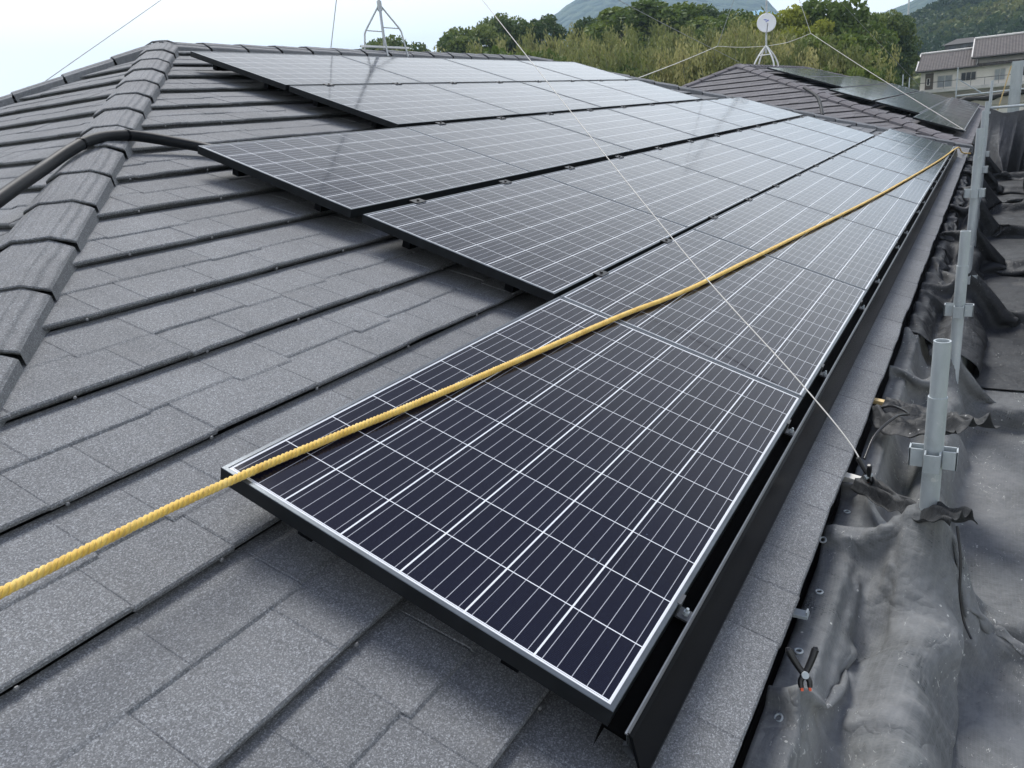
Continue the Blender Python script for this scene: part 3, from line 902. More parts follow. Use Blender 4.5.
def simulate(P0, slx, sly, pins, steps, seed, extra=None, edge=True, bend=.35, top=None):
    """small position-based cloth: rest lengths are longer than the layout, so it buckles into folds under its weight"""
    P = P0.copy(); nu, nv = P.shape[:2]
    def rest(a, b): return np.linalg.norm(a-b, axis=-1)
    cons = []
    def addc(di, dj, sl, k):
        if dj >= 0: A = (slice(0, nu-di), slice(0, nv-dj)); B = (slice(di, nu), slice(dj, nv))
        else: A = (slice(0, nu-di), slice(-dj, nv)); B = (slice(di, nu), slice(0, nv+dj))
        L = rest(P0[A], P0[B])*sl
        # four colour batches so that no particle is shared inside a batch
        m = di + abs(dj) if (di == 0 or dj == 0) else 1
        per = 2*max(di, abs(dj))
        axis = 0 if di > 0 else 1
        for off in range(2):
            idx = np.arange(L.shape[axis]); sel = ((idx // max(di if axis == 0 else abs(dj), 1)) % 2) == off
            ia = np.nonzero(sel)[0]
            if axis == 0: cons.append((np.ix_(ia, np.arange(nv)[A[1]]), np.ix_(ia+di, np.arange(nv)[B[1]]), L[ia, :], k))
            else: cons.append((np.ix_(np.arange(nu), ia), np.ix_(np.arange(nu), ia+dj), L[:, ia], k))
    addc(1, 0, slx, 1.0); addc(0, 1, sly, 1.0)
    dg = (slx+sly)/2; addc(1, 1, dg, .5); addc(1, -1, dg, .5)
    addc(2, 0, slx, bend*.5); addc(0, 2, sly, bend*.5); addc(3, 0, slx*.99, bend*.15)
    P[..., 2] += .05*vnoise(P[..., 0], P[..., 1]*1.3, seed) + .05
    P[..., 1] += .012*vnoise(P[..., 0]*1.4, P[..., 1], seed+1)
    V = np.zeros_like(P); dt = 1/40.
    pi = np.array([p[0] for p in pins]); pj = np.array([p[1] for p in pins]); pt = np.array([p[2] for p in pins])
    y0 = P0[:, 0, 1].copy()
    for st in range(steps):
        V[..., 2] -= 9.8*dt*(.6); V *= .965
        Q = P + V*dt
        for it in range(5):
            for (A, B, L, k) in cons:
                d = Q[B] - Q[A]; ln = np.sqrt((d*d).sum(-1)) + 1e-9
                c = (d * (.5*k*(ln-L)/ln)[..., None])
                Q[A] += c; Q[B] -= c
            if len(pins): Q[pi, pj] = pt
            if edge: Q[:, 0, 1] = y0
            np.minimum(Q[..., 1], -.030, out=Q[..., 1])
        h = support(Q[..., 0], Q[..., 1], extra); hit = Q[..., 2] < h
        Q[..., 2] = np.where(hit, h, Q[..., 2])
        if top is not None: Q[..., 2] = np.minimum(Q[..., 2], top(Q[..., 0], Q[..., 1]))
        V = (Q - P)/dt; P = Q
        V[hit] *= .45
        np.clip(V, -2.5, 2.5, out=V)
    return P
def cloth_object(name, label, P, mat, cat='netting', group=None):
    nu, nv = P.shape[:2]; o0 = Vector(P[nu//2, nv//2])
    idx = np.arange(nu*nv).reshape(nu, nv)
    F = np.stack([idx[:-1, :-1], idx[:-1, 1:], idx[1:, 1:], idx[1:, :-1]], -1).reshape(-1, 4)
    me = bpy.data.meshes.new(name); me.from_pydata((P.reshape(-1, 3) - np.array(o0)).tolist(), [], F.tolist()); me.materials.append(mat)
    me.polygons.foreach_set('use_smooth', [True]*len(F))
    uv = me.uv_layers.new(name='UVMap'); li = np.zeros(len(me.loops), dtype=np.int32); me.loops.foreach_get('vertex_index', li)
    uv.data.foreach_set('uv', np.stack([(li // nv)*.022, (li % nv)*.022], 1).ravel().astype(np.float32))
    me.update(); o = bpy.data.objects.new(name, me); C.objects.link(o); o.location = o0
    sd = o.modifiers.new('smooth', 'SUBSURF'); sd.levels = 1; sd.render_levels = 1
    md = o.modifiers.new('cloth', 'SOLIDIFY'); md.thickness = .0012
    return tag(o, label, cat, group)
def layout(x0, x1, nu, nv, ya, yb, zo, diag=0.0, inner=-.24):
    """cloth laid loosely over the ledger and the deck, its outer edge up on the guard rail"""
    P = np.zeros((nu, nv, 3))
    for i in range(nu):
        for j in range(nv):
            t = j/(nv-1); x = x0 + (x1-x0)*i/(nu-1); 
            if diag: x -= diag*t*max(0, (i/(nu-1)))**2
            y = ya + (yb-ya)*t
            z = inner*(1-sm(-.30, -.42, y)) + (DZ+.05)*sm(-.30, -.42, y)
            q = max(0, (-.66-y)/(-.66-yb)) if yb < -.66 else 0
            z += (zo(x) - DZ - .05)*q**1.4
            P[i, j] = (x, y, z)
    return P
def near_node(P, x, y):
    d = (P[..., 0]-x)**2 + (P[..., 1]-y)**2; return np.unravel_index(np.argmin(d), d.shape)
def pins_at(P, lst):
    out = []
    for (x, y, z, r) in lst:
        i, j = near_node(P, x, y)
        for di in range(-r, r+1):
            ii = min(max(i+di, 0), P.shape[0]-1)
            out.append((ii, j, (x + di*.006, y, z - abs(di)*.004)))
    return out
def outer_pins(P, zo, step):
    return [(i, P.shape[1]-1, (P[i, -1, 0], P[i, -1, 1], zo(P[i, -1, 0]))) for i in range(0, P.shape[0], step)]
zo_near = lambda x: -.35 + .85*sm(3.0, 7.0, x)
PB = layout(1.6, 6.0, 200, 56, -.052, -1.0, zo_near)
pb = pins_at(PB, [(2.235, -.315, -.03, 2), (4.03, -.315, -.17, 2), (5.83, -.315, -.19, 1), (5.2, -.075, -.22, 1), (2.62, -.09, -.19, 1), (3.3, -.075, -.20, 1), (3.9, -.075, -.21, 1), (4.6, -.075, -.20, 1)]) + outer_pins(PB, zo_near, 5)
SB = simulate(PB, 1.13, 1.12, pb, 150, 3)
cloth_object('scaffold_netting', 'paint-splashed grey netting lying over the scaffold deck around the nearest pole', SB, M_NET)
def raster(S, cell=.03, lift=.012):
    gx0, gy0 = 0.0, -1.3; G = np.full((400, 60), -9.0)
    S2 = np.concatenate([S.reshape(-1, 3), ((S[1:]+S[:-1])/2).reshape(-1, 3), ((S[:, 1:]+S[:, :-1])/2).reshape(-1, 3)])
    ix = ((S2[:, 0]-gx0)/cell).astype(int); iy = ((S2[:, 1]-gy0)/cell).astype(int)
    ok = (ix >= 0) & (ix < 400) & (iy >= 0) & (iy < 60)
    np.maximum.at(G, (ix[ok], iy[ok]), S2[ok, 2])
    def f(x, y):
        a = np.clip(((x-gx0)/cell).astype(int), 0, 399); b_ = np.clip(((y-gy0)/cell).astype(int), 0, 59)
        return G[a, b_] + lift
    return f
PA = layout(.45, 2.60, 128, 64, -.040, -1.0, lambda x: -.40, diag=.62, inner=-.22)
pa = pins_at(PA, [(2.53, -.115, -.185, 2), (1.50, -.115, -.185, 2)])
# the far hem is gathered towards the clamp
for j in range(0, 7): pa.append((127, j, (2.545 - .003*j, -.10 - .006*j, -.185 - .004*j)))
SA = simulate(PA, 1.10, 1.13, pa, 150, 8, extra=raster(SB))
cloth_object('scaffold_netting', 'nearest grey netting, clipped at two points and fanned out beside the eave', SA, M_NET2)
nearnet = [o for o in C.objects if o.name.startswith('scaffold_netting')][-1]
for i_ in range(14, 120, 15):
    p = Vector(SA[i_, 2]); t_ = (Vector(SA[i_+1, 2]) - p).normalized(); w_ = (Vector(SA[i_, 3]) - p).normalized(); nn_ = t_.cross(w_).normalized()
    if nn_.z < 0: nn_ = -nn_
    w_ = nn_.cross(t_)
    ring = [p + nn_*.003 + (t_*math.cos(k*PI/6) + w_*math.sin(k*PI/6))*.009 for k in range(13)]
    mb = MB(); mb.tube([q - nearnet.location for q in ring], .0028, 6, caps=False)
    mb.build('eyelet', M_STEEL, nearnet)
zo_far = lambda x: .50
for (x0, x1, n_, seed, lab) in ((4.75, 10.4, 190, 21, 'black sheet bunched between the eave and the third and fourth scaffold poles'), (10.1, 16.6, 200, 34, 'black sheet hanging in deep folds at the far end of the scaffold')):
    PS = layout(x0, x1, n_, 44, -.058, -.95, zo_near if x0 < 6 else zo_far)
    lst = [(px, -.315, -.10, 1) for px in POLES_X if x0+.1 < px < x1-.1]
    x = x0 + .2
    while x < x1: lst.append((x, -.08, -.20 + .02*math.sin(x*7), 0)); x += .55
    PSn = pins_at(PS, lst) + outer_pins(PS, zo_near if x0 < 6 else zo_far, 9)
    cloth_object('black_sheet', lab, simulate(PS, 1.24, 1.20, PSn, 130, seed, bend=.2, extra=raster(SB) if x0 < 6 else None), M_SHEET, cat='sheet')
# end curtain hung over the far cross rail
def fE(i, j):
    y = -.26 - .69*i; z = .53 - 1.15*j
    x = 16.56 - .16*j - .16*rid(y*7.5+j*1.2 + .6*nz(y*3, j*2))*(.15+j) - .06*rid(y*17 - j*2)*(.1+j) - .55*math.sin(PI*j*.5)**2*math.exp(-((y+.55)/.22)**2)
    z -= .13*math.sin(PI*i)*(1-j) + .02*nz(y*9, z*3, 2)
    return (x, y, z)
sheet('black_sheet', 'dark grey sheet hung over the far cross rail, sagging in the middle', fE, 70, 70, m_net('dark_grey_sheet', (0.045, 0.047, 0.05), (0.10, 0.103, 0.106), 0, .3, .6), cat='sheet')
# black crumpled strip across the first pole
def band(name, a, b, w, label, seed, amp=.02):
    a = Vector(a); b = Vector(b); d = (b-a); s = d.cross(Vector((0, 0, 1))).normalized()
    def f(i, j):
        p = a + d*i + s*((j-.5)*w*(1+.25*math.sin(i*7+seed)))
        q = (j-.5)*2
        p.z += .035*(1-q*q) + amp*rid(j*9+seed+i*2) + .02*nz(i*9, j*5, seed) - .03*math.sin(PI*i)
        return p
    return sheet(name, label, f, 60, 26, M_SHEET, cat='sheet')
band('black_sheet', (2.52, -.11, -.185), (2.10, -.40, -.055), .07, 'narrow black strip pulled from the orange clamp to the nearest pole', 2)
band('black_sheet', (3.25, -.10, -.20), (2.95, -.42, -.13), .24, 'crumpled black strip lying just behind the nearest pole', 5, .035)

# spring clamps
M_BPL = simple('black_plastic', (0.008, 0.008, 0.009), .35)
M_ORG = simple('orange_tip', (0.75, 0.10, 0.03), .5)
def clamp(loc, rz, tilt, label):
    root = empty('spring_clamp', loc); root.rotation_euler = (tilt, 0, rz); root.scale = (.85, .85, .85)
    tag(root, label, 'clamp', 'spring clamps on the netting')
    for s_ in (-1, 1):
        mb = MB()
        pts = catmull([(s_*.034, 0, .062), (s_*.022, 0, .036), (s_*.006, 0, .008), (-s_*.010, 0, -.014), (-s_*.011, 0, -.032)], 5)
        mb.tube(pts, [.0100 - .00016*i for i in range(len(pts))], 8)
        mb.tube([(s_*.034, 0, .062), (s_*.035, 0, .068)], [.0085, .006], 8)
        h = mb.build('handle', M_BPL, root)
        mb = MB(); mb.box((-s_*.010-.003, -.006, -.040), (-s_*.010+.003, .006, -.032)); mb.build('jaw_pad', M_ORG, root)
    mb = MB(); mb.tube([(0, -.014, 0), (0, .014, 0)], .0095, 10); mb.build('spring', M_STEEL, root)
clamp((1.50, -.122, -.160), math.radians(-65), math.radians(-28), 'black spring clamp with orange tip, halfway along the nearest grey netting')
clamp((2.47, -.130, -.120), math.radians(40), math.radians(-20), 'black spring clamp with orange tip, beside the nearest scaffold pole')
# wood and metal brackets poking out under the eave
mb = MB(); mb.bar((2.60, .02, -.185), (2.57, -.12, -.195), .035, .02)
tag(mb.build('timber_stub', simple('white_painted_wood', (.6, .58, .52), .6, 0, 20, .2)), 'whitewashed timber stub sticking out under the eave by the upper clamp', 'timber')
mb = MB(); mb.bar((3.36, .0, -.185), (3.34, -.11, -.195), .03, .016)
tag(mb.build('timber_stub', M_WOOD), 'pale stub under the eave beyond the nearest scaffold pole', 'timber')
mb = MB(); mb.box((1.79, -.075, -.225), (1.82, -.01, -.217)); mb.box((1.795, -.074, -.217), (1.815, -.070, -.207))
tag(mb.build('metal_bracket', M_STEEL), 'small galvanised bracket poking out of the gap below the eave', 'bracket')
# thin black lace and bungee by the first pole
def cord(name, pts, r, mat, label, cat, n=6, seg=8):
    p = catmull(pts, seg); o0 = p[len(p)//2].copy(); mb = MB(); mb.tube([q-o0 for q in p], r, n)
    return tag(mb.build(name, mat, None, loc=o0), label, cat)
cord('tie_cord', [(2.09, -.385, -.05), (2.05, -.40, -.12), (2.02, -.405, -.2), (2.0, -.42, -.27), (1.97, -.44, -.3)], .0035, M_BPL, 'thin black cord hanging from the eyelet beside the nearest pole', 'cord')
cord('tie_cord', [(2.62, -.10, -.13), (2.72, -.12, -.08), (2.86, -.17, -.06), (3.0, -.20, -.1), (3.12, -.14, -.12), (3.2, -.09, -.16)], .005, M_BPL, 'black cord looped from the upper clamp into the crumpled sheet', 'cord')

# ------------------------------------------------------------------ antennas, guy wires
M_WIRE = simple('white_string', (0.62, 0.60, 0.55), .7)
M_GUY = simple('steel_guy_wire', (0.30, 0.31, 0.31), .45, .5)
M_MAST = simple('galvanised_mast', (0.42, 0.44, 0.45), .4, .5, 20, .15)
M_WHITE = simple('white_enamel', (0.78, 0.78, 0.76), .4)
MX, MY, MZ = 7.72, 5.711, 1.99
ant = empty('antenna_mast', (MX, MY, MZ)); tag(ant, 'tall antenna mast on a four-legged stand straddling the near ridge', 'antenna')
mb = MB(); mb.tube([(0, 0, .12), (0, 0, 2.3)], .016, 10); mb.build('mast', M_MAST, ant)
for sx in (-1, 1):
    for sy in (-1, 1):
        mb = MB()
        pts = [(0, 0, .47), (sx*.15, sy*.12, .21), (sx*.165, sy*.135, .17), (sx*.185, sy*.17, -.10)]
        mb.tube(pts, .0095, 8); mb.build('leg', M_MAST, ant)
for sy in (-1, 1):
    mb = MB(); mb.tube([(-.15, sy*.12, .205), (.15, sy*.12, .205)], .006, 6); mb.build('cross_bar', M_MAST, ant)
mb = MB(); mb.bar((-.42, -.02, .015), (.40, -.02, .015), .05, .02); mb.build('base_plate', M_WHITE, ant)
mb = MB(); mb.tube([(0, 0, .40), (0, 0, .50)], .028, 10); mb.tube([(-.05, 0, .56), (.05, 0, .56)], .008, 6); mb.build('collar', M_MAST, ant)
mb = MB(); mb.tube([(-.7, 0, 2.22), (.9, 0, 2.22)], .011, 6)
for k in range(9): mb.tube([(-.65+k*.18, -.32+k*.015, 2.22), (-.65+k*.18, .32-k*.015, 2.22)], .005, 5)
mb.build('antenna_elements', M_MAST, ant)

cord('string', [(2.49, -.125, -.13), (2.58, -.05, -.05), (2.80, .18, .10), (3.3, .75, .46), (4.4, 1.99, 1.35), (5.8, 3.57, 2.50), (7.72, 5.70, 4.03)], .0024, M_WIRE, 'thin whitish string running from the upper clamp over the panels to the sky', 'string')
mb = MB()
top = Vector((MX, MY, MZ+1.95))
def guy(a, b, label, r=.0032, sag=.03, mat=M_GUY):
    a = Vector(a); b = Vector(b); m_ = (a+b)/2 - Vector((0, 0, sag))
    return cord('guy_wire', [a, m_, b], r, mat, label, 'wire', 5, 6)
guy((8.13, 7.0, 1.9), (9.0, 7.0, 3.95), 'dark guy wire rising steeply into the sky behind the near ridge', .006, 0)
guy((4.0, 6.45, 1.70), top, 'faint guy wire slanting over the hip at the upper left', .0032)
guy((MX, MY, MZ+1.9), (22.9, 5.70, 2.02), 'guy wire from the upper sky down to the peak of the second roof', .006, .05)

DX, DY, DZ2 = 26.0, 5.711, 2.0
dm = empty('satellite_dish', (DX, DY, DZ2)); tag(dm, 'white satellite dish on a mast straddling the ridge of the second roof', 'satellite dish')
mb = MB(); mb.tube([(0, 0, .3), (0, 0, 4.2)], .028, 10); mb.build('mast', M_MAST, dm)
for sx, sy in ((-1, -1), (-1, 1), (1, -1), (1, 1)):
    mb = MB(); mb.tube(catmull([(0, 0, .52), (sx*.16, sy*.16, .28), (sx*.26, sy*.27, .05), (sx*.28, sy*.3, -.1)], 4), .024, 7); mb.build('leg', M_WHITE, dm)
mb = MB(); mb.tube([(-.2, -.17, .25), (-.2, .17, .25)], .015, 6); mb.build('cross_bar', M_WHITE, dm)
dish_dir = Vector((-.85, -.30, .42)).normalized()
mb = MB(); nr, na = 8, 32; vs = []; a_ = dish_dir.cross(Vector((0, 0, 1))).normalized(); b_ = a_.cross(dish_dir)
ctr = Vector((-.12, -.03, 1.12))
for off in (0, -.012):
    for i in range(nr+1):
        rr = .30*i/nr
        for k in range(na):
            t = 2*PI*k/na; vs.append(ctr + a_*rr*math.cos(t)*.92 + b_*rr*math.sin(t) + dish_dir*(.45*rr*rr + off))
fs = []
for s_ in range(2):
    o_ = s_*(nr+1)*na
    for i in range(nr):
        for k in range(na):
            q = (o_+i*na+k, o_+i*na+(k+1) % na, o_+(i+1)*na+(k+1) % na, o_+(i+1)*na+k); fs.append(q if s_ == 0 else q[::-1])
e0 = nr*na; e1 = (nr+1)*na + nr*na
for k in range(na): fs.append((e0+k, e0+(k+1) % na, e1+(k+1) % na, e1+k))
mb.add(vs, fs, 0, True); mb.build('reflector', M_WHITE, dm)
mb = MB(); mb.bar(ctr - b_*.28, ctr + dish_dir*.30 - b_*.17, .025, .02); mb.build('feed_arm', M_MAST, dm)
mb = MB(); mb.tube([ctr + dish_dir*.27 - b_*.17, ctr + dish_dir*.34 - b_*.165], .028, 10); mb.build('receiver', M_WHITE, dm)
mb = MB(); mb.tube([ctr - dish_dir*.015, ctr*0 + Vector((0, 0, 1.1))], .03, 8); mb.build('mount', M_MAST, dm)
# small blue emblem on the dish face
mb = MB()
for k, (cx, cy, rr) in enumerate(((.02, .11, .035), (-.04, .08, .035), (.0, .05, .025), (.06, .12, .02))):
    p = ctr + a_*cx + b_*cy + dish_dir*(.32*(cx*cx+cy*cy)+.006)
    ring = [p + a_*rr*math.cos(t*PI/5) + b_*rr*.7*math.sin(t*PI/5) for t in range(10)]; mb.add(ring, [tuple(range(10))])
mb.build('emblem', simple('pale_blue_print', (.25, .28, .55), .5), dm)

K1 = Vector((25.0, 6.9, 2.62)); K2 = Vector((25.0, 4.25, 2.62)); KM = Vector((26.0, 5.711, 2.5))
guy((12.0, 4.82, 1.40), K1, 'white stay rope rising from the near roof toward the dish mast', .009, .02, M_WIRE)
guy(K1, (26.0, 5.711, 6.2), 'thin stay wire from the left knot up to the mast top', .008, 0)
guy(K1, KM, 'horizontal stay rope between the left knot and the dish mast', .008, .03, M_WIRE)
guy(KM, K2, 'horizontal stay rope between the dish mast and the right knot', .008, .06, M_WIRE)
guy(K2, (26.0, 5.711, 6.2), 'stay wire from the right knot up to the mast top', .007, 0, M_WIRE)
guy(K2, (19.0, .1, .02), 'white stay rope slanting from the right knot down across the second roof panels', .0065, .03, M_WIRE)
guy((26.0, 5.711, 5.8), (33, 2.0, .9), 'faint stay wire sloping down behind the right knot', .006, .02)

# bits on the second roof: cable drop, snow stop, end cap
p = [W(20.9, 3.55, -.05), W(18.2, 3.1, -.08), W(17.0, 2.8, -.06), W(16.3, 2.75, -.09)]
cord('cable', [Vector((19.5, 3.35, 1.17)), Vector((18.75, 2.95, .97)), Vector((18.1, 2.75, .80)), Vector((17.5, 2.60, .60))], .035, M_COND, 'short black cable coming down the hip face of the second roof', 'cable')

# ------------------------------------------------------------------ ground, hills, mountains
M_GRASS = simple('rough_grass', (0.06, 0.08, 0.03), .9, 0, .15, .4, .5, 3, .1)
mb = MB(); S = 6000
mb.add([(-S, -S, -6.4), (S, -S, -6.4), (S, S, -6.4), (-S, S, -6.4)], [(0, 1, 2, 3)])
g = mb.build('ground', M_GRASS); g['kind'] = 'structure'

CAMP = W(0, 0, 1.11565)
def polar(az, D, z): return Vector((CAMP.x + D*math.cos(az), CAMP.y + D*math.sin(az), z))
def interp(tab, a):
    if a <= tab[0][0]: return tab[0][1]
    for (x0, y0), (x1, y1) in zip(tab, tab[1:]):
        if a <= x1: return y0 + (y1-y0)*(a-x0)/(x1-x0)
    return tab[-1][1]
def ridge_mesh(name, mat, az0, az1, tab, D, depth, na, nr, rough, seed, label=None):
    """hill massif: rises from the plain to its ridge at distance D (elevation table in degrees), falls behind"""
    vs = []; fs = []
    for i in range(na+1):
        azd = az0 + (az1-az0)*i/na; el = interp(tab, azd)
        zr = CAMP.z + D*math.tan(math.radians(el))
        for j in range(nr+1):
            t = j/nr; d = D - depth + 1.6*depth*t
            prof = sm(0, .625, t) if t < .625 else 1 - .5*sm(.625, 1, t)
            h = -6.4 + (zr+6.4)*prof
            p = polar(math.radians(azd), d, 0)
            q = noise.fractal(Vector((p.x/depth*3.2, p.y/depth*3.2, seed)), .9, 2.1, 6)
            h += q*rough*prof*(zr+6.4)*(1 - .75*math.exp(-((t-.625)/.08)**2)) 
            vs.append((p.x, p.y, h))
    for i in range(na):
        for j in range(nr):
            a = i*(nr+1)+j; fs.append((a, a+nr+1, a+nr+2, a+1))
    mb = MB(); mb.add(vs, fs, 0, True); o = mb.build(name, mat); o['kind'] = 'structure'
    return o
def m_forest(name, sc, cols, b=1.0, bd=5):
    n = N(name); co = n.coord()
    f = n.noise(co, sc, 8, .65, .3); g_ = n.voro(co, sc*7)
    mixv = n.math('ADD', n.math('MULTIPLY', f, .75), n.math('MULTIPLY', g_, .3))
    n.set(Base_Color=n.ramp(mixv, cols), Roughness=.9, Normal=n.bump(n.math('SUBTRACT', f, g_), b, bd), Specular_IOR_Level=.1)
    return n.m
M_MTN = m_forest('mountain_forest', .006, [(0.3, (0.022, 0.042, 0.022)), (0.5, (0.04, 0.065, 0.03)), (0.75, (0.085, 0.11, 0.045))], 1.0, 25)
M_HILL = m_forest('hill_forest', .035, [(0.3, (0.016, 0.032, 0.013)), (0.5, (0.04, 0.062, 0.022)), (0.75, (0.11, 0.125, 0.04))], 1.0, 5)
ridge_mesh('mountain', M_MTN, 8, 36, [(8, 1.0), (11, 3.2), (13.5, 5.9), (15.5, 6.6), (18, 7.4), (21, 8.3), (24.5, 7.2), (26, 6.5), (27.3, 5.7), (29, 4.2), (33, 2), (36, .2)], 1900, 900, 150, 60, .16, 1.3)
ridge_mesh('mountain', M_MTN, -12, 12, [(-12, 6.5), (-4, 6.0), (0, 5.8), (3, 5.2), (5.2, 4.4), (6.6, 4.1), (8.2, 3.3), (9.5, 2.4), (12, .3)], 1700, 800, 130, 60, .16, 5.1)
ridge_mesh('mountain', M_MTN, 58, 72, [(58, .5), (60.8, 3.6), (62.8, 4.75), (65, 5.3), (72, 5.0)], 2100, 700, 60, 40, .12, 7.7)
hl = ridge_mesh('hill', M_HILL, -14, 9, [(-14, 4.5), (-5, 4.7), (-2, 4.6), (0, 4.3), (1.5, 4.0), (3.2, 3.5), (5, 2.9), (6.5, 2.3), (9, .8)], 420, 240, 160, 90, .16, 9.4)
ridge_mesh('hill', M_HILL, 6, 46, [(6, 1.2), (10, 2.6), (15, 4.3), (18, 4.6), (23, 4.7), (27, 4.3), (31, 4.0), (36, 2.8), (41, 2.2), (46, .5)], 150, 60, 120, 40, .10, 3.2)

# ------------------------------------------------------------------ trees
def m_leaf(name, stops, tr=.25):
    n = N(name)
    oi = n.node('ShaderNodeObjectInfo').outputs['Random']
    at = n.node('ShaderNodeAttribute', attribute_name='tint').outputs['Fac']
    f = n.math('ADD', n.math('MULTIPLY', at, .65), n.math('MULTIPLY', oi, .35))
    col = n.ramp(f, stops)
    n.set(Base_Color=col, Roughness=.6, Specular_IOR_Level=.25)
    t = n.node('ShaderNodeBsdfTranslucent'); n.put(t.inputs[0], col)
    ms = n.node('ShaderNodeMixShader'); ms.inputs[0].default_value = tr
    n.t.links.new(n.b.outputs[0], ms.inputs[1]); n.t.links.new(t.outputs[0], ms.inputs[2]); n.t.links.new(ms.outputs[0], n.out.inputs[0])
    return n.m
L_BAM = m_leaf('bamboo_leaves', [(0.0, (0.06, 0.085, 0.026)), (0.35, (0.13, 0.16, 0.048)), (0.65, (0.24, 0.255, 0.085)), (1.0, (0.44, 0.40, 0.17))])
L_DARK = m_leaf('dark_evergreen_leaves', [(0.0, (0.035, 0.062, 0.018)), (0.5, (0.08, 0.125, 0.036)), (1.0, (0.18, 0.22, 0.06))])
L_MID = m_leaf('broad_leaves', [(0.0, (0.055, 0.09, 0.018)), (0.5, (0.11, 0.16, 0.032)), (1.0, (0.22, 0.26, 0.055))])
L_YEL = m_leaf('young_yellow_leaves', [(0.0, (0.14, 0.17, 0.02)), (0.5, (0.24, 0.27, 0.035)), (1.0, (0.38, 0.38, 0.07))])
M_BARK = simple('bark', (0.11, 0.09, 0.07), .9, 0, 4, .3, .5, 12, .03)
M_CULM = simple('bamboo_culm', (0.20, 0.20, 0.12), .6, 0, 2, .3)

def leaves(points, size, mat, rn, tintf=None, droop=0.0):
    n = len(points)
    P = np.array(points)
    th = rn.uniform(0, 2*PI, n); cz = rn.uniform(-1, 1, n); sz = np.sqrt(1-cz*cz)
    nrm = np.stack([sz*np.cos(th), sz*np.sin(th), cz], 1)
    ref = rn.normal(size=(n, 3)); ref[:, 2] -= droop
    a = np.cross(nrm, ref); a /= np.linalg.norm(a, axis=1)[:, None] + 1e-9; b = np.cross(nrm, a)
    if droop:
        b = rn.normal(0, .38, (n, 3)); b[:, 2] = -1; b /= np.linalg.norm(b, axis=1)[:, None]
        a = np.cross(b, nrm); a /= np.linalg.norm(a, axis=1)[:, None] + 1e-9
    s = size*rn.uniform(.55, 1.25, n)[:, None]
    l = s*rn.uniform(.8, 1.5, n)[:, None]*(2.4 if droop else 1)
    V = np.stack([P - a*s*.5, P - b*l*.55, P + a*s*.5, P + b*l*.55], 1).reshape(-1, 3)
    F = np.arange(4*n).reshape(n, 4)
    return V, F
def crown_object(name, V, F, mat, tint, parent):
    me = bpy.data.meshes.new(name)
    me.from_pydata(V.tolist(), [], F.tolist()); me.materials.append(mat)
    at = me.attributes.new('tint', 'FLOAT', 'POINT'); at.data.foreach_set('value', np.repeat(tint, 4).astype(np.float32))
    me.update(); o = bpy.data.objects.new(name, me); C.objects.link(o); o.parent = parent
    return o
def bamboo(seed, nl=5200):
    """a clump of arching culms with feathery plumes, about 13 m tall"""
    rn = np.random.RandomState(seed)
    root = empty('bamboo_clump')
    mb = MB(); pts = []; tint = []
    nc = 9
    for c in range(nc):
        bx, by = rn.normal(0, .7, 2); H = rn.uniform(10.5, 13.5); lean = rn.uniform(.4, 1.7); az = rn.uniform(0, 2*PI)
        P = []
        for k in range(9):
            t = k/8; off = lean*t**2.6
            P.append(Vector((bx + math.cos(az)*off, by + math.sin(az)*off, H*t*(1 - .04*t**3))))
        mb.tube(P, [.055*(1-.85*k/8)+.006 for k in range(9)], 5, caps=False)
        tc = rn.uniform(0, 1)
        m_ = nl//nc
        for q in range(m_//14):
            t = rn.uniform(.22, 1.0)**.8; i_ = min(int(t*8), 7); p = P[i_].lerp(P[i_+1], t*8-i_)
            rad = (.95*(1-t)**.6 + .22) * rn.uniform(.3, 1.0); aa = rn.uniform(0, 2*PI)
            cc = Vector((p.x+math.cos(aa)*rad, p.y+math.sin(aa)*rad, p.z - rn.uniform(0, .5)))
            for _ in range(14):
                d = rn.normal(0, .20, 3); pts.append((cc.x+d[0], cc.y+d[1], cc.z+d[2]*1.7))
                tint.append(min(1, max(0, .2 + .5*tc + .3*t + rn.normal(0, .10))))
    mb.build('culms', M_CULM, root)
    V, F = leaves(pts, .13, L_BAM, rn, droop=2)
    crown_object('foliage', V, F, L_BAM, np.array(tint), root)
    return root
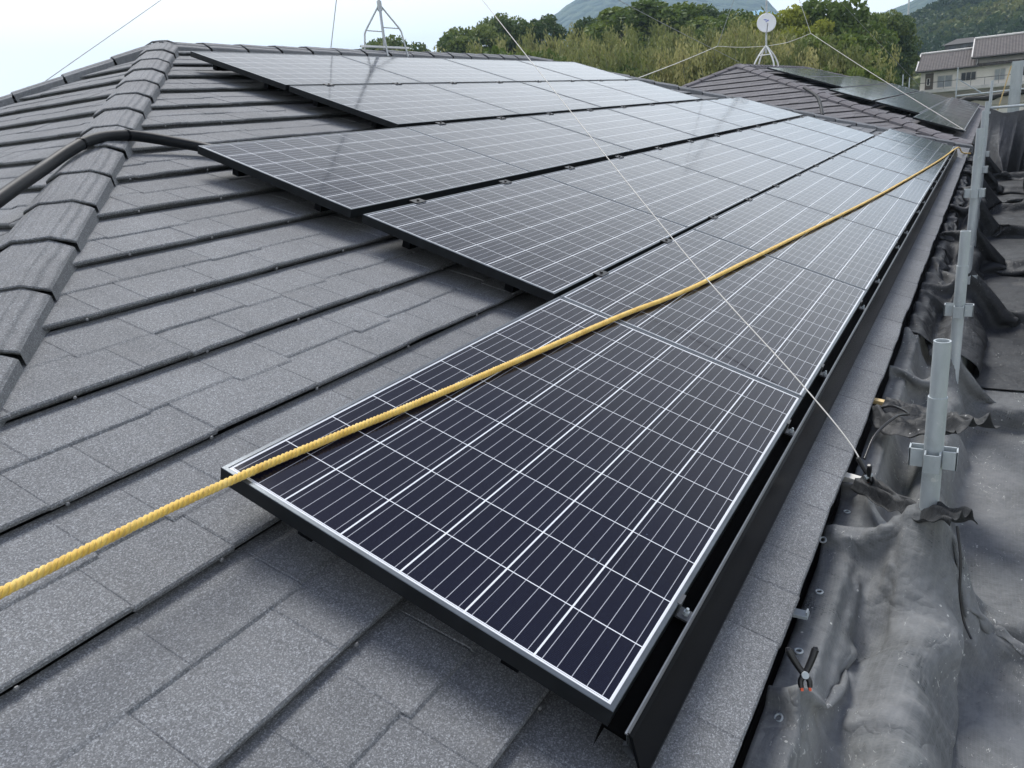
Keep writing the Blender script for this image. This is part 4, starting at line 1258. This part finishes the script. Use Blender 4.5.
def broadleaf(name, seed, H, Rw, mat, nl=17000, crown_base=.22, nclump=60, ls=.27):
    rn = np.random.RandomState(seed); root = empty(name)
    mb = MB(); P = [Vector((rn.normal(0, .05)*k, rn.normal(0, .05)*k, H*.75*k/6)) for k in range(7)]
    mb.tube(P, [H*.026*(1-.8*k/6)+.02 for k in range(7)], 8, caps=False)
    pts = []; tint = []
    for c in range(nclump):
        u = rn.uniform(-.75, 1); aa = rn.uniform(0, 2*PI); rr = math.sqrt(max(0, 1-u*u))*rn.uniform(.55, 1.0)
        cz = H*(crown_base + (1-crown_base)*(.5+.5*u*rn.uniform(.8, 1)))
        c0 = Vector((math.cos(aa)*rr*Rw, math.sin(aa)*rr*Rw, cz - H*.05))
        st = P[rn.randint(2, 6)]
        mid = st.lerp(c0, .5) + Vector((0, 0, .05*H*rn.uniform(-.5, 1)))
        mb.tube([st, mid, c0], [H*.008, H*.005, .015], 5, caps=False)
        cr_ = Rw*rn.uniform(.18, .36); tc = rn.uniform(.15, .85)
        m_ = nl//nclump
        d = rn.normal(size=(m_, 3)); d /= np.linalg.norm(d, axis=1)[:, None]; d *= (rn.uniform(.35, 1, m_)**.5)[:, None]*cr_; d[:, 2] *= .72
        pts += [(c0.x+e[0], c0.y+e[1], c0.z+e[2]) for e in d]
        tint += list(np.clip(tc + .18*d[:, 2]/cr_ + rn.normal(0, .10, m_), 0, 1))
    mb.build('trunk', M_BARK, root)
    V, F = leaves(pts, ls, mat, rn)
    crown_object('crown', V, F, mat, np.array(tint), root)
    return root
def dup(root, loc, rz, sc, label, cat, group=None, first=False):
    if first: r = root
    else:
        r = root.copy(); C.objects.link(r)
        for ch in tree_children[root]:
            c = ch.copy(); C.objects.link(c); c.parent = r
    r.location = loc; r.rotation_euler = (0, 0, rz); r.scale = sc
    tag(r, label, cat, group); return r
protos = [bamboo(s) for s in (1, 2, 3, 4)]
bl = {'dark': [broadleaf('broadleaf_tree', 21, 10, 4.2, L_DARK), broadleaf('broadleaf_tree', 22, 10, 3.6, L_DARK)],
      'mid': [broadleaf('broadleaf_tree', 31, 10, 4.0, L_MID), broadleaf('broadleaf_tree', 32, 10, 4.6, L_MID)],
      'yel': [broadleaf('broadleaf_tree', 41, 10, 4.4, L_YEL)]}
tree_children = {}
for r in protos + [t for l in bl.values() for t in l]:
    tree_children[r] = [c for c in C.objects if c.parent == r]
usedt = set()
def put_tree(r, *a, **k):
    f = r.name not in usedt; usedt.add(r.name)
    return dup(r, *a, first=f, **k)
rn = random.Random(12)
def pol(azd, D, z=-6.4): return polar(math.radians(azd), D, z)
# bamboo grove: (azimuth range, distance, top elevation table in degrees)
TOP = [(5, 2.9), (6.5, 3.3), (8, 3.8), (9.5, 4.1), (11, 4.3), (14.2, 5.0), (17.4, 5.1), (20, 5.2), (22.8, 5.5), (25, 5.4), (27, 5.5), (31, 5.8), (33, 5.8), (36, 5.6), (38, 5.5), (42, 4.6), (48, 3)]
for row, (D, n, a0, a1, drop) in enumerate(((60, 32, 6.9, 37, 1.0), (68, 32, 7.0, 40, .45), (77, 30, 7.2, 42, 0.0))):
    for i in range(n):
        az = a0 + (a1-a0)*(i+.5+rn.uniform(-.35, .35))/n
        DD = D + rn.uniform(-3, 3)
        el = interp(TOP, az) - drop + rn.uniform(-.35, .2)
        zt = CAMP.z + DD*math.tan(math.radians(el)); base = -6.4 + row*.5
        s_ = (zt - base)/13.0
        if az > 27.5 and (row < 1 or rn.random() < .6): continue
        put_tree(rn.choice(protos), pol(az, DD, base), rn.uniform(0, 6.28), (s_*1.05, s_*1.05, s_), 'feathery olive-yellow bamboo clump in the dense grove behind the roofs', 'bamboo', 'bamboo grove behind the roofs')
def bt(kind, idx, az, D, el, wd, label, base=None, group=None, cat='tree'):
    zt = CAMP.z + D*math.tan(math.radians(el)); b = -6.4 if base is None else base
    s_ = (zt-b)/10.0
    return put_tree(bl[kind][idx], pol(az, D, b), rn.uniform(0, 6.28), (wd/4.2, wd/4.2, s_), label, cat, group)
bt('dark', 0, 30.3, 105, 7.0, 4.2, 'round dark green tree standing taller than its neighbours, left of the gap', base=2)
bt('dark', 1, 27.6, 105, 6.75, 4.0, 'round dark green tree just right of the gap, near the blue mountain', base=2)
bt('dark', 1, 24.6, 102, 6.35, 3.0, 'small round dark tree in front of the left slope of the blue mountain', base=2)
bt('dark', 0, 32.6, 100, 6.5, 5.0, 'low wide dark tree on the skyline left of the round trees', base=1)
bt('dark', 0, 38.0, 95, 6.3, 4.6, 'small dark tree at the left end of the wood', base=0)
bt('mid', 0, 21.0, 98, 6.9, 8.0, 'broad brownish green tree crowning the middle of the wood', base=1)
bt('dark', 1, 19.0, 104, 6.2, 5.0, 'dark green tree right of the broad middle one', base=1)
bt('dark', 0, 17.2, 108, 6.1, 4.5, 'dark rounded tree on the skyline left of the dish', base=1)
bt('mid', 1, 15.3, 90, 5.5, 4.5, 'olive green tree left of the satellite dish', base=0)
bt('yel', 0, 12.1, 74, 5.25, 3.9, 'bright yellow-green tree right behind the satellite dish', base=-2)
bt('mid', 1, 9.9, 78, 5.6, 4.8, 'tall green leafy tree standing out right of the satellite dish', base=-4)
bt('mid', 0, 9.3, 66, 3.6, 4.2, 'lower green tree in front of the tall leafy one', base=-5)
bt('mid', 0, 7.6, 95, 4.6, 3.0, 'light green treetop beside the gap in the skyline', base=-1)
bt('dark', 0, 6.3, 98, 4.35, 3.2, 'dark pointed treetop left of the white house', base=-1)
bt('dark', 1, 7.3, 88, 3.3, 3.4, 'dense dark green tree left of the white house roof', base=-5)
bt('mid', 1, 6.4, 112, 3.1, 3.2, 'bushy olive tree directly left of the white house', base=-5)
bt('mid', 0, 6.9, 74, 1.5, 2.4, 'low bright green tree below the white house, left side', base=-6)
bt('mid', 1, 8.6, 60, 1.9, 3.0, 'low bushy tree behind the second roof panels', base=-6)
bt('yel', 0, 26.2, 72, 3.9, 2.6, 'small yellow-green tree among the bamboo at the centre', base=-4)
for k, (az, D, el, wd) in enumerate(((33.5, 62, 4.9, 3.6), (31.5, 60, 5.0, 3.8), (29.6, 62, 4.8, 3.4), (28.0, 60, 4.5, 3.4), (35.4, 64, 5.0, 3.4), (37.5, 66, 5.2, 3.4), (39.5, 70, 4.9, 3.4))):
    bt('mid', k % 2, az, D, el, wd, 'mid green bushy tree along the left front of the wood', base=-6, group='bushy trees along the left front of the wood')
for k in range(16):
    az = 7.5 + k*1.28 + rn.uniform(-.5, .5)
    bt(('mid', 'dark', 'mid')[k % 3], k % 2, az, rn.uniform(57, 66), interp(TOP, az) - rn.uniform(1.3, 3.0), rn.uniform(1.6, 2.8), 'green broadleaf tree scattered through the bamboo grove behind the roofs', base=-6.4, group='broadleaf trees scattered in the grove')
# far green hill's wood: one mass of treetops nobody could count
def wood(name, mat, n, az0, az1, D0, D1, surf, size, seed):
    rn_ = np.random.RandomState(seed); pts = []; tint = []
    dg = bpy.context.evaluated_depsgraph_get()
    for _ in range(n):
        az = rn_.uniform(az0, az1); D = rn_.uniform(D0, D1); p = polar(math.radians(az), D, 500)
        ok, loc, nor, idx = surf.ray_cast(p, Vector((0, 0, -1)))
        if not ok: continue
        R_ = rn_.uniform(2.0, 4.5); tc = np.clip(.5 + .9*nz(loc.x*.02, loc.y*.02, seed) + rn_.normal(0, .15), 0, 1)
        m_ = 46
        d = rn_.normal(size=(m_, 3)); d /= np.linalg.norm(d, axis=1)[:, None]; d[:, 2] = np.abs(d[:, 2])*rn_.uniform(.9, 1.5)
        for e in d: pts.append((loc.x+e[0]*R_, loc.y+e[1]*R_, loc.z+e[2]*R_+.5)); tint.append(np.clip(tc + rn_.normal(0, .1), 0, 1))
    V, F = leaves(pts, size, mat, rn_)
    o = crown_object(name, V, F, mat, np.array(tint), None)
    return o
L_HILL = m_leaf('hill_leaves', [(0.0, (0.02, 0.04, 0.014)), (0.45, (0.04, 0.07, 0.02)), (0.7, (0.10, 0.13, 0.035)), (1.0, (0.22, 0.21, 0.07))])
w_ = wood('hillside_wood', L_HILL, 2600, -4, 8, 215, 440, hl, 1.5, 4)
w_['kind'] = 'stuff'; tag(w_, 'green wood covering the hillside behind the white house', 'wood')

# ------------------------------------------------------------------ background houses
M_HW = simple('pale_house_wall', (0.78, 0.75, 0.68), .8, 0, .8, .08)
M_HW2 = simple('beige_lower_wall', (0.42, 0.39, 0.33), .8, 0, .8, .15)
def m_slate():
    n = N('brown_tile_roof'); co = n.coord(); x, y, z = n.sep(co)
    s1 = n.math('SINE', n.math('MULTIPLY', y, 22)); s2 = n.math('SINE', n.math('MULTIPLY', z, 40))
    f = n.noise(n.mapping(co, (1, 1.5, .3)), 1.2, 6, .7)
    n.set(Base_Color=n.ramp(f, [(0.3, (0.050, 0.042, 0.040)), (0.7, (0.092, 0.078, 0.072))]), Roughness=.75, Normal=n.bump(n.math('ADD', s1, s2), .5, .03))
    return n.m
M_SLATE = m_slate()
M_WIN = simple('dark_window_glass', (0.02, 0.025, 0.03), .08)
M_CURT = simple('curtained_glass', (0.30, 0.33, 0.34), .25, 0, 2, .2)
M_TRIMW = simple('white_trim', (0.62, 0.6, 0.56), .6, 0, 1.5, .15)
M_TRIMD = simple('dark_trim', (0.05, 0.045, 0.04), .6)
HD = 105.0
hb = empty('white_house', (HD, 0, -6.4)); tag(hb, 'cream walled house with stepped brown roofs and a balcony, on the right', 'house')
def hz(z): return CAMP.z + (z - CAMP.z)*1.4 + 6.4       # heights measured at 75 m, house stands at 105
def hy(y): return (y - CAMP.y)*1.4 + CAMP.y
def hbx(name, lo, hi, mat, parent=hb):
    mb = MB(); mb.box(lo, hi); return mb.build(name, mat, parent)
yl = hy(5.0); ym = hy(1.25); yrr = -14
hbx('wall', (0, yrr, 0), (9, yl, hz(1.75)), M_HW)
hbx('upper_wall', (.6, yrr+.3, hz(1.75)), (8, ym-.3, hz(2.45)), M_HW)
def gable(name, y0, y1, ze, zr, x0=-.9, x1=9.9):
    mb = MB(); xm = (x0+x1)/2; th = .22
    for (xa, xb, za, zb) in ((x0, xm, ze, zr), (xm, x1, zr, ze)):
        vs = [(xa, y0, za), (xb, y0, zb), (xb, y1, zb), (xa, y1, za), (xa, y0, za-th), (xb, y0, zb-th), (xb, y1, zb-th), (xa, y1, za-th)]
        mb.add(vs, [(0, 1, 2, 3), (7, 6, 5, 4), (0, 4, 5, 1), (2, 6, 7, 3), (0, 3, 7, 4), (1, 5, 6, 2)])
    r = mb.build(name, M_SLATE, hb)
    for yy in (y0, y1):
        mb = MB()
        mb.bar((x0-.02, yy, ze+.02), (xm, yy, zr+.04), .09, .12, (0, 1, 0))
        mb.bar((xm, yy, zr+.04), (x1+.02, yy, ze+.02), .09, .12, (0, 1, 0))
        mb.build('verge', M_TRIMW, r)
    mb = MB(); mb.tube([(x0-.08, y0, ze-.12), (x0-.08, y1, ze-.12)], .08, 6); mb.build('gutter', M_TRIMD, r)
    mb = MB(); mb.tube([(xm, y0, zr+.06), (xm, y1, zr+.06)], .14, 6); mb.build('ridge', M_TRIMW, r)
gable('roof', ym-.2, yl+.45, hz(1.85), hz(3.15))
gable('upper_roof', yrr-.5, ym+.35, hz(2.45), hz(3.85))
hbx('lower_roof_band', (-.95, yrr, hz(1.72)), (-.0, ym-.2, hz(1.95)), M_SLATE)
# balcony slab, rail
hbx('balcony_slab', (-1.3, yrr, hz(.12)), (0, yl+.25, hz(.12)+.35), M_TRIMW)
mb = MB(); zb = hz(.12)+.35
mb.tube([(-1.2, yrr, zb+.75), (-1.2, yl+.2, zb+.75)], .03, 6)
y = yl+.2
while y > yrr: mb.tube([(-1.2, y, zb), (-1.2, y, zb+.75)], .022, 5); y -= 1.3
mb.build('balcony_rail', M_TRIMD, hb)
hbx('lower_wall', (-.35, yrr, hz(-1.2)), (-.002, yl-.3, hz(-.1)), M_HW2)
hbx('awning', (-.9, yrr, hz(-.55)), (-.36, yl-.6, hz(-.42)), M_TRIMD)
def window(y0, y1, z0, z1, mat, bars=1):
    w = hbx('window', (-.06, y0, z0), (-.003, y1, z1), M_TRIMW)
    mb = MB(); 
    for k in range(bars+1):
        a = y0+.06 + (y1-y0-.12)*k/(bars+1); b = y0+.06 + (y1-y0-.12)*(k+1)/(bars+1)
        mb.box((-.09, a+.03, z0+.06), (-.061, b-.03, z1-.06))
    mb.build('pane', mat, w)
def pxy(px): return hy(5.11 - (px-918)*(5.11+1.77)/106)
z0, z1 = zb+.1, hz(1.35)
window(pxy(955), pxy(938), z0, z1, M_CURT)
window(pxy(980), pxy(963), z0+.45, z1+.1, M_WIN, 2)
window(pxy(1010), pxy(998), z0+.2, z1+.1, M_CURT)
window(pxy(1034), pxy(1018), z0+.4, z1+.1, M_WIN)
hbx('entry_recess', (-.05, pxy(934), z0-.2), (-.004, pxy(925), hz(1.6)), simple('recess_boards', (.13, .11, .09), .8))
window(pxy(930.5), pxy(926.5), z0+.35, z0+1.1, M_WIN, 0)
def small_house(azd, D, w, h, zbase, wallm, roofm, label, rot=0):
    r = empty('distant_house', pol(azd, D, zbase)); r.rotation_euler = (0, 0, math.radians(rot))
    tag(r, label, 'house')
    mb = MB(); mb.box((-w/2, -w*.7, 0), (w/2, w*.7, h)); wl = mb.build('wall', wallm, r)
    mb = MB(); e = .5; zr = h + w*.22
    vs = [(-w/2-e, -w*.7-e, h), (w/2+e, -w*.7-e, h), (w/2+e, w*.7+e, h), (-w/2-e, w*.7+e, h), (0, -w*.3, zr), (0, w*.3, zr)]
    mb.add(vs, [(0, 1, 4), (1, 2, 5, 4), (2, 3, 5), (3, 0, 4, 5), (3, 2, 1, 0)]); mb.build('roof', roofm, r)
    for k in (-1, 0, 1):
        mb = MB(); mb.box((-w/2-.04, k*w*.4-.6, h*.45), (-w/2-.003, k*w*.4+.6, h*.85)); mb.build('window', M_WIN, r)
M_PALER = simple('pale_grey_tiles', (.38, .38, .37), .7, 0, 1, .25)
M_BLUER = simple('blue_sheet_roof', (.04, .22, .36), .5, 0, 1, .15)
small_house(6.5, 66, 4.6, 5.2, -6.4, M_HW, M_PALER, 'low house with a pale tiled roof beyond the second roof panels', 8)
small_house(17.3, 140, 9, 3.0, 7.6, M_HW, M_PALER, 'pale house half hidden in the wood on the hill', -10)
small_house(14.0, 150, 4.5, 1.0, 12.9, M_TRIMW, M_BLUER, 'blue roofed building on the skyline beside the dish mast', -12)
small_house(1.9, 190, 4.6, 1.7, 5.6, M_TRIMD, M_TRIMD, 'small dark building low on the hillside behind the white house', 0)
# lattice pylons on the far ridge
mb = MB(); mb.tube([(0, 0, 0), (0, 0, 26)], [.5, .2], 5); mb.tube([(0, -2, 20), (0, 2, 20)], .15, 5); mb.tube([(0, -1.6, 23), (0, 1.6, 23)], .15, 5)
tag(mb.build('pylon', M_TRIMW, None, loc=pol(5.0, 430, 20)), 'thin pale pylon rising from the wooded hill, left of the house', 'pylon')

# ------------------------------------------------------------------ haze
mb = MB(); mb.box((-700, -1600, -7.5), (3300, 3000, 420))
hzm = bpy.data.materials.new('haze_air'); hzm.use_nodes = True
t = hzm.node_tree; t.nodes.remove(t.nodes['Principled BSDF'])
pv = t.nodes.new('ShaderNodeVolumePrincipled'); pv.inputs['Color'].default_value = (0.56, 0.78, 1.0, 1); pv.inputs['Density'].default_value = .00034; pv.inputs['Anisotropy'].default_value = 0.2
t.links.new(pv.outputs[0], t.nodes['Material Output'].inputs['Volume'])
hzo = mb.build('haze', hzm); hzo['kind'] = 'stuff'; tag(hzo, 'thin bluish haze over the hills', 'haze')
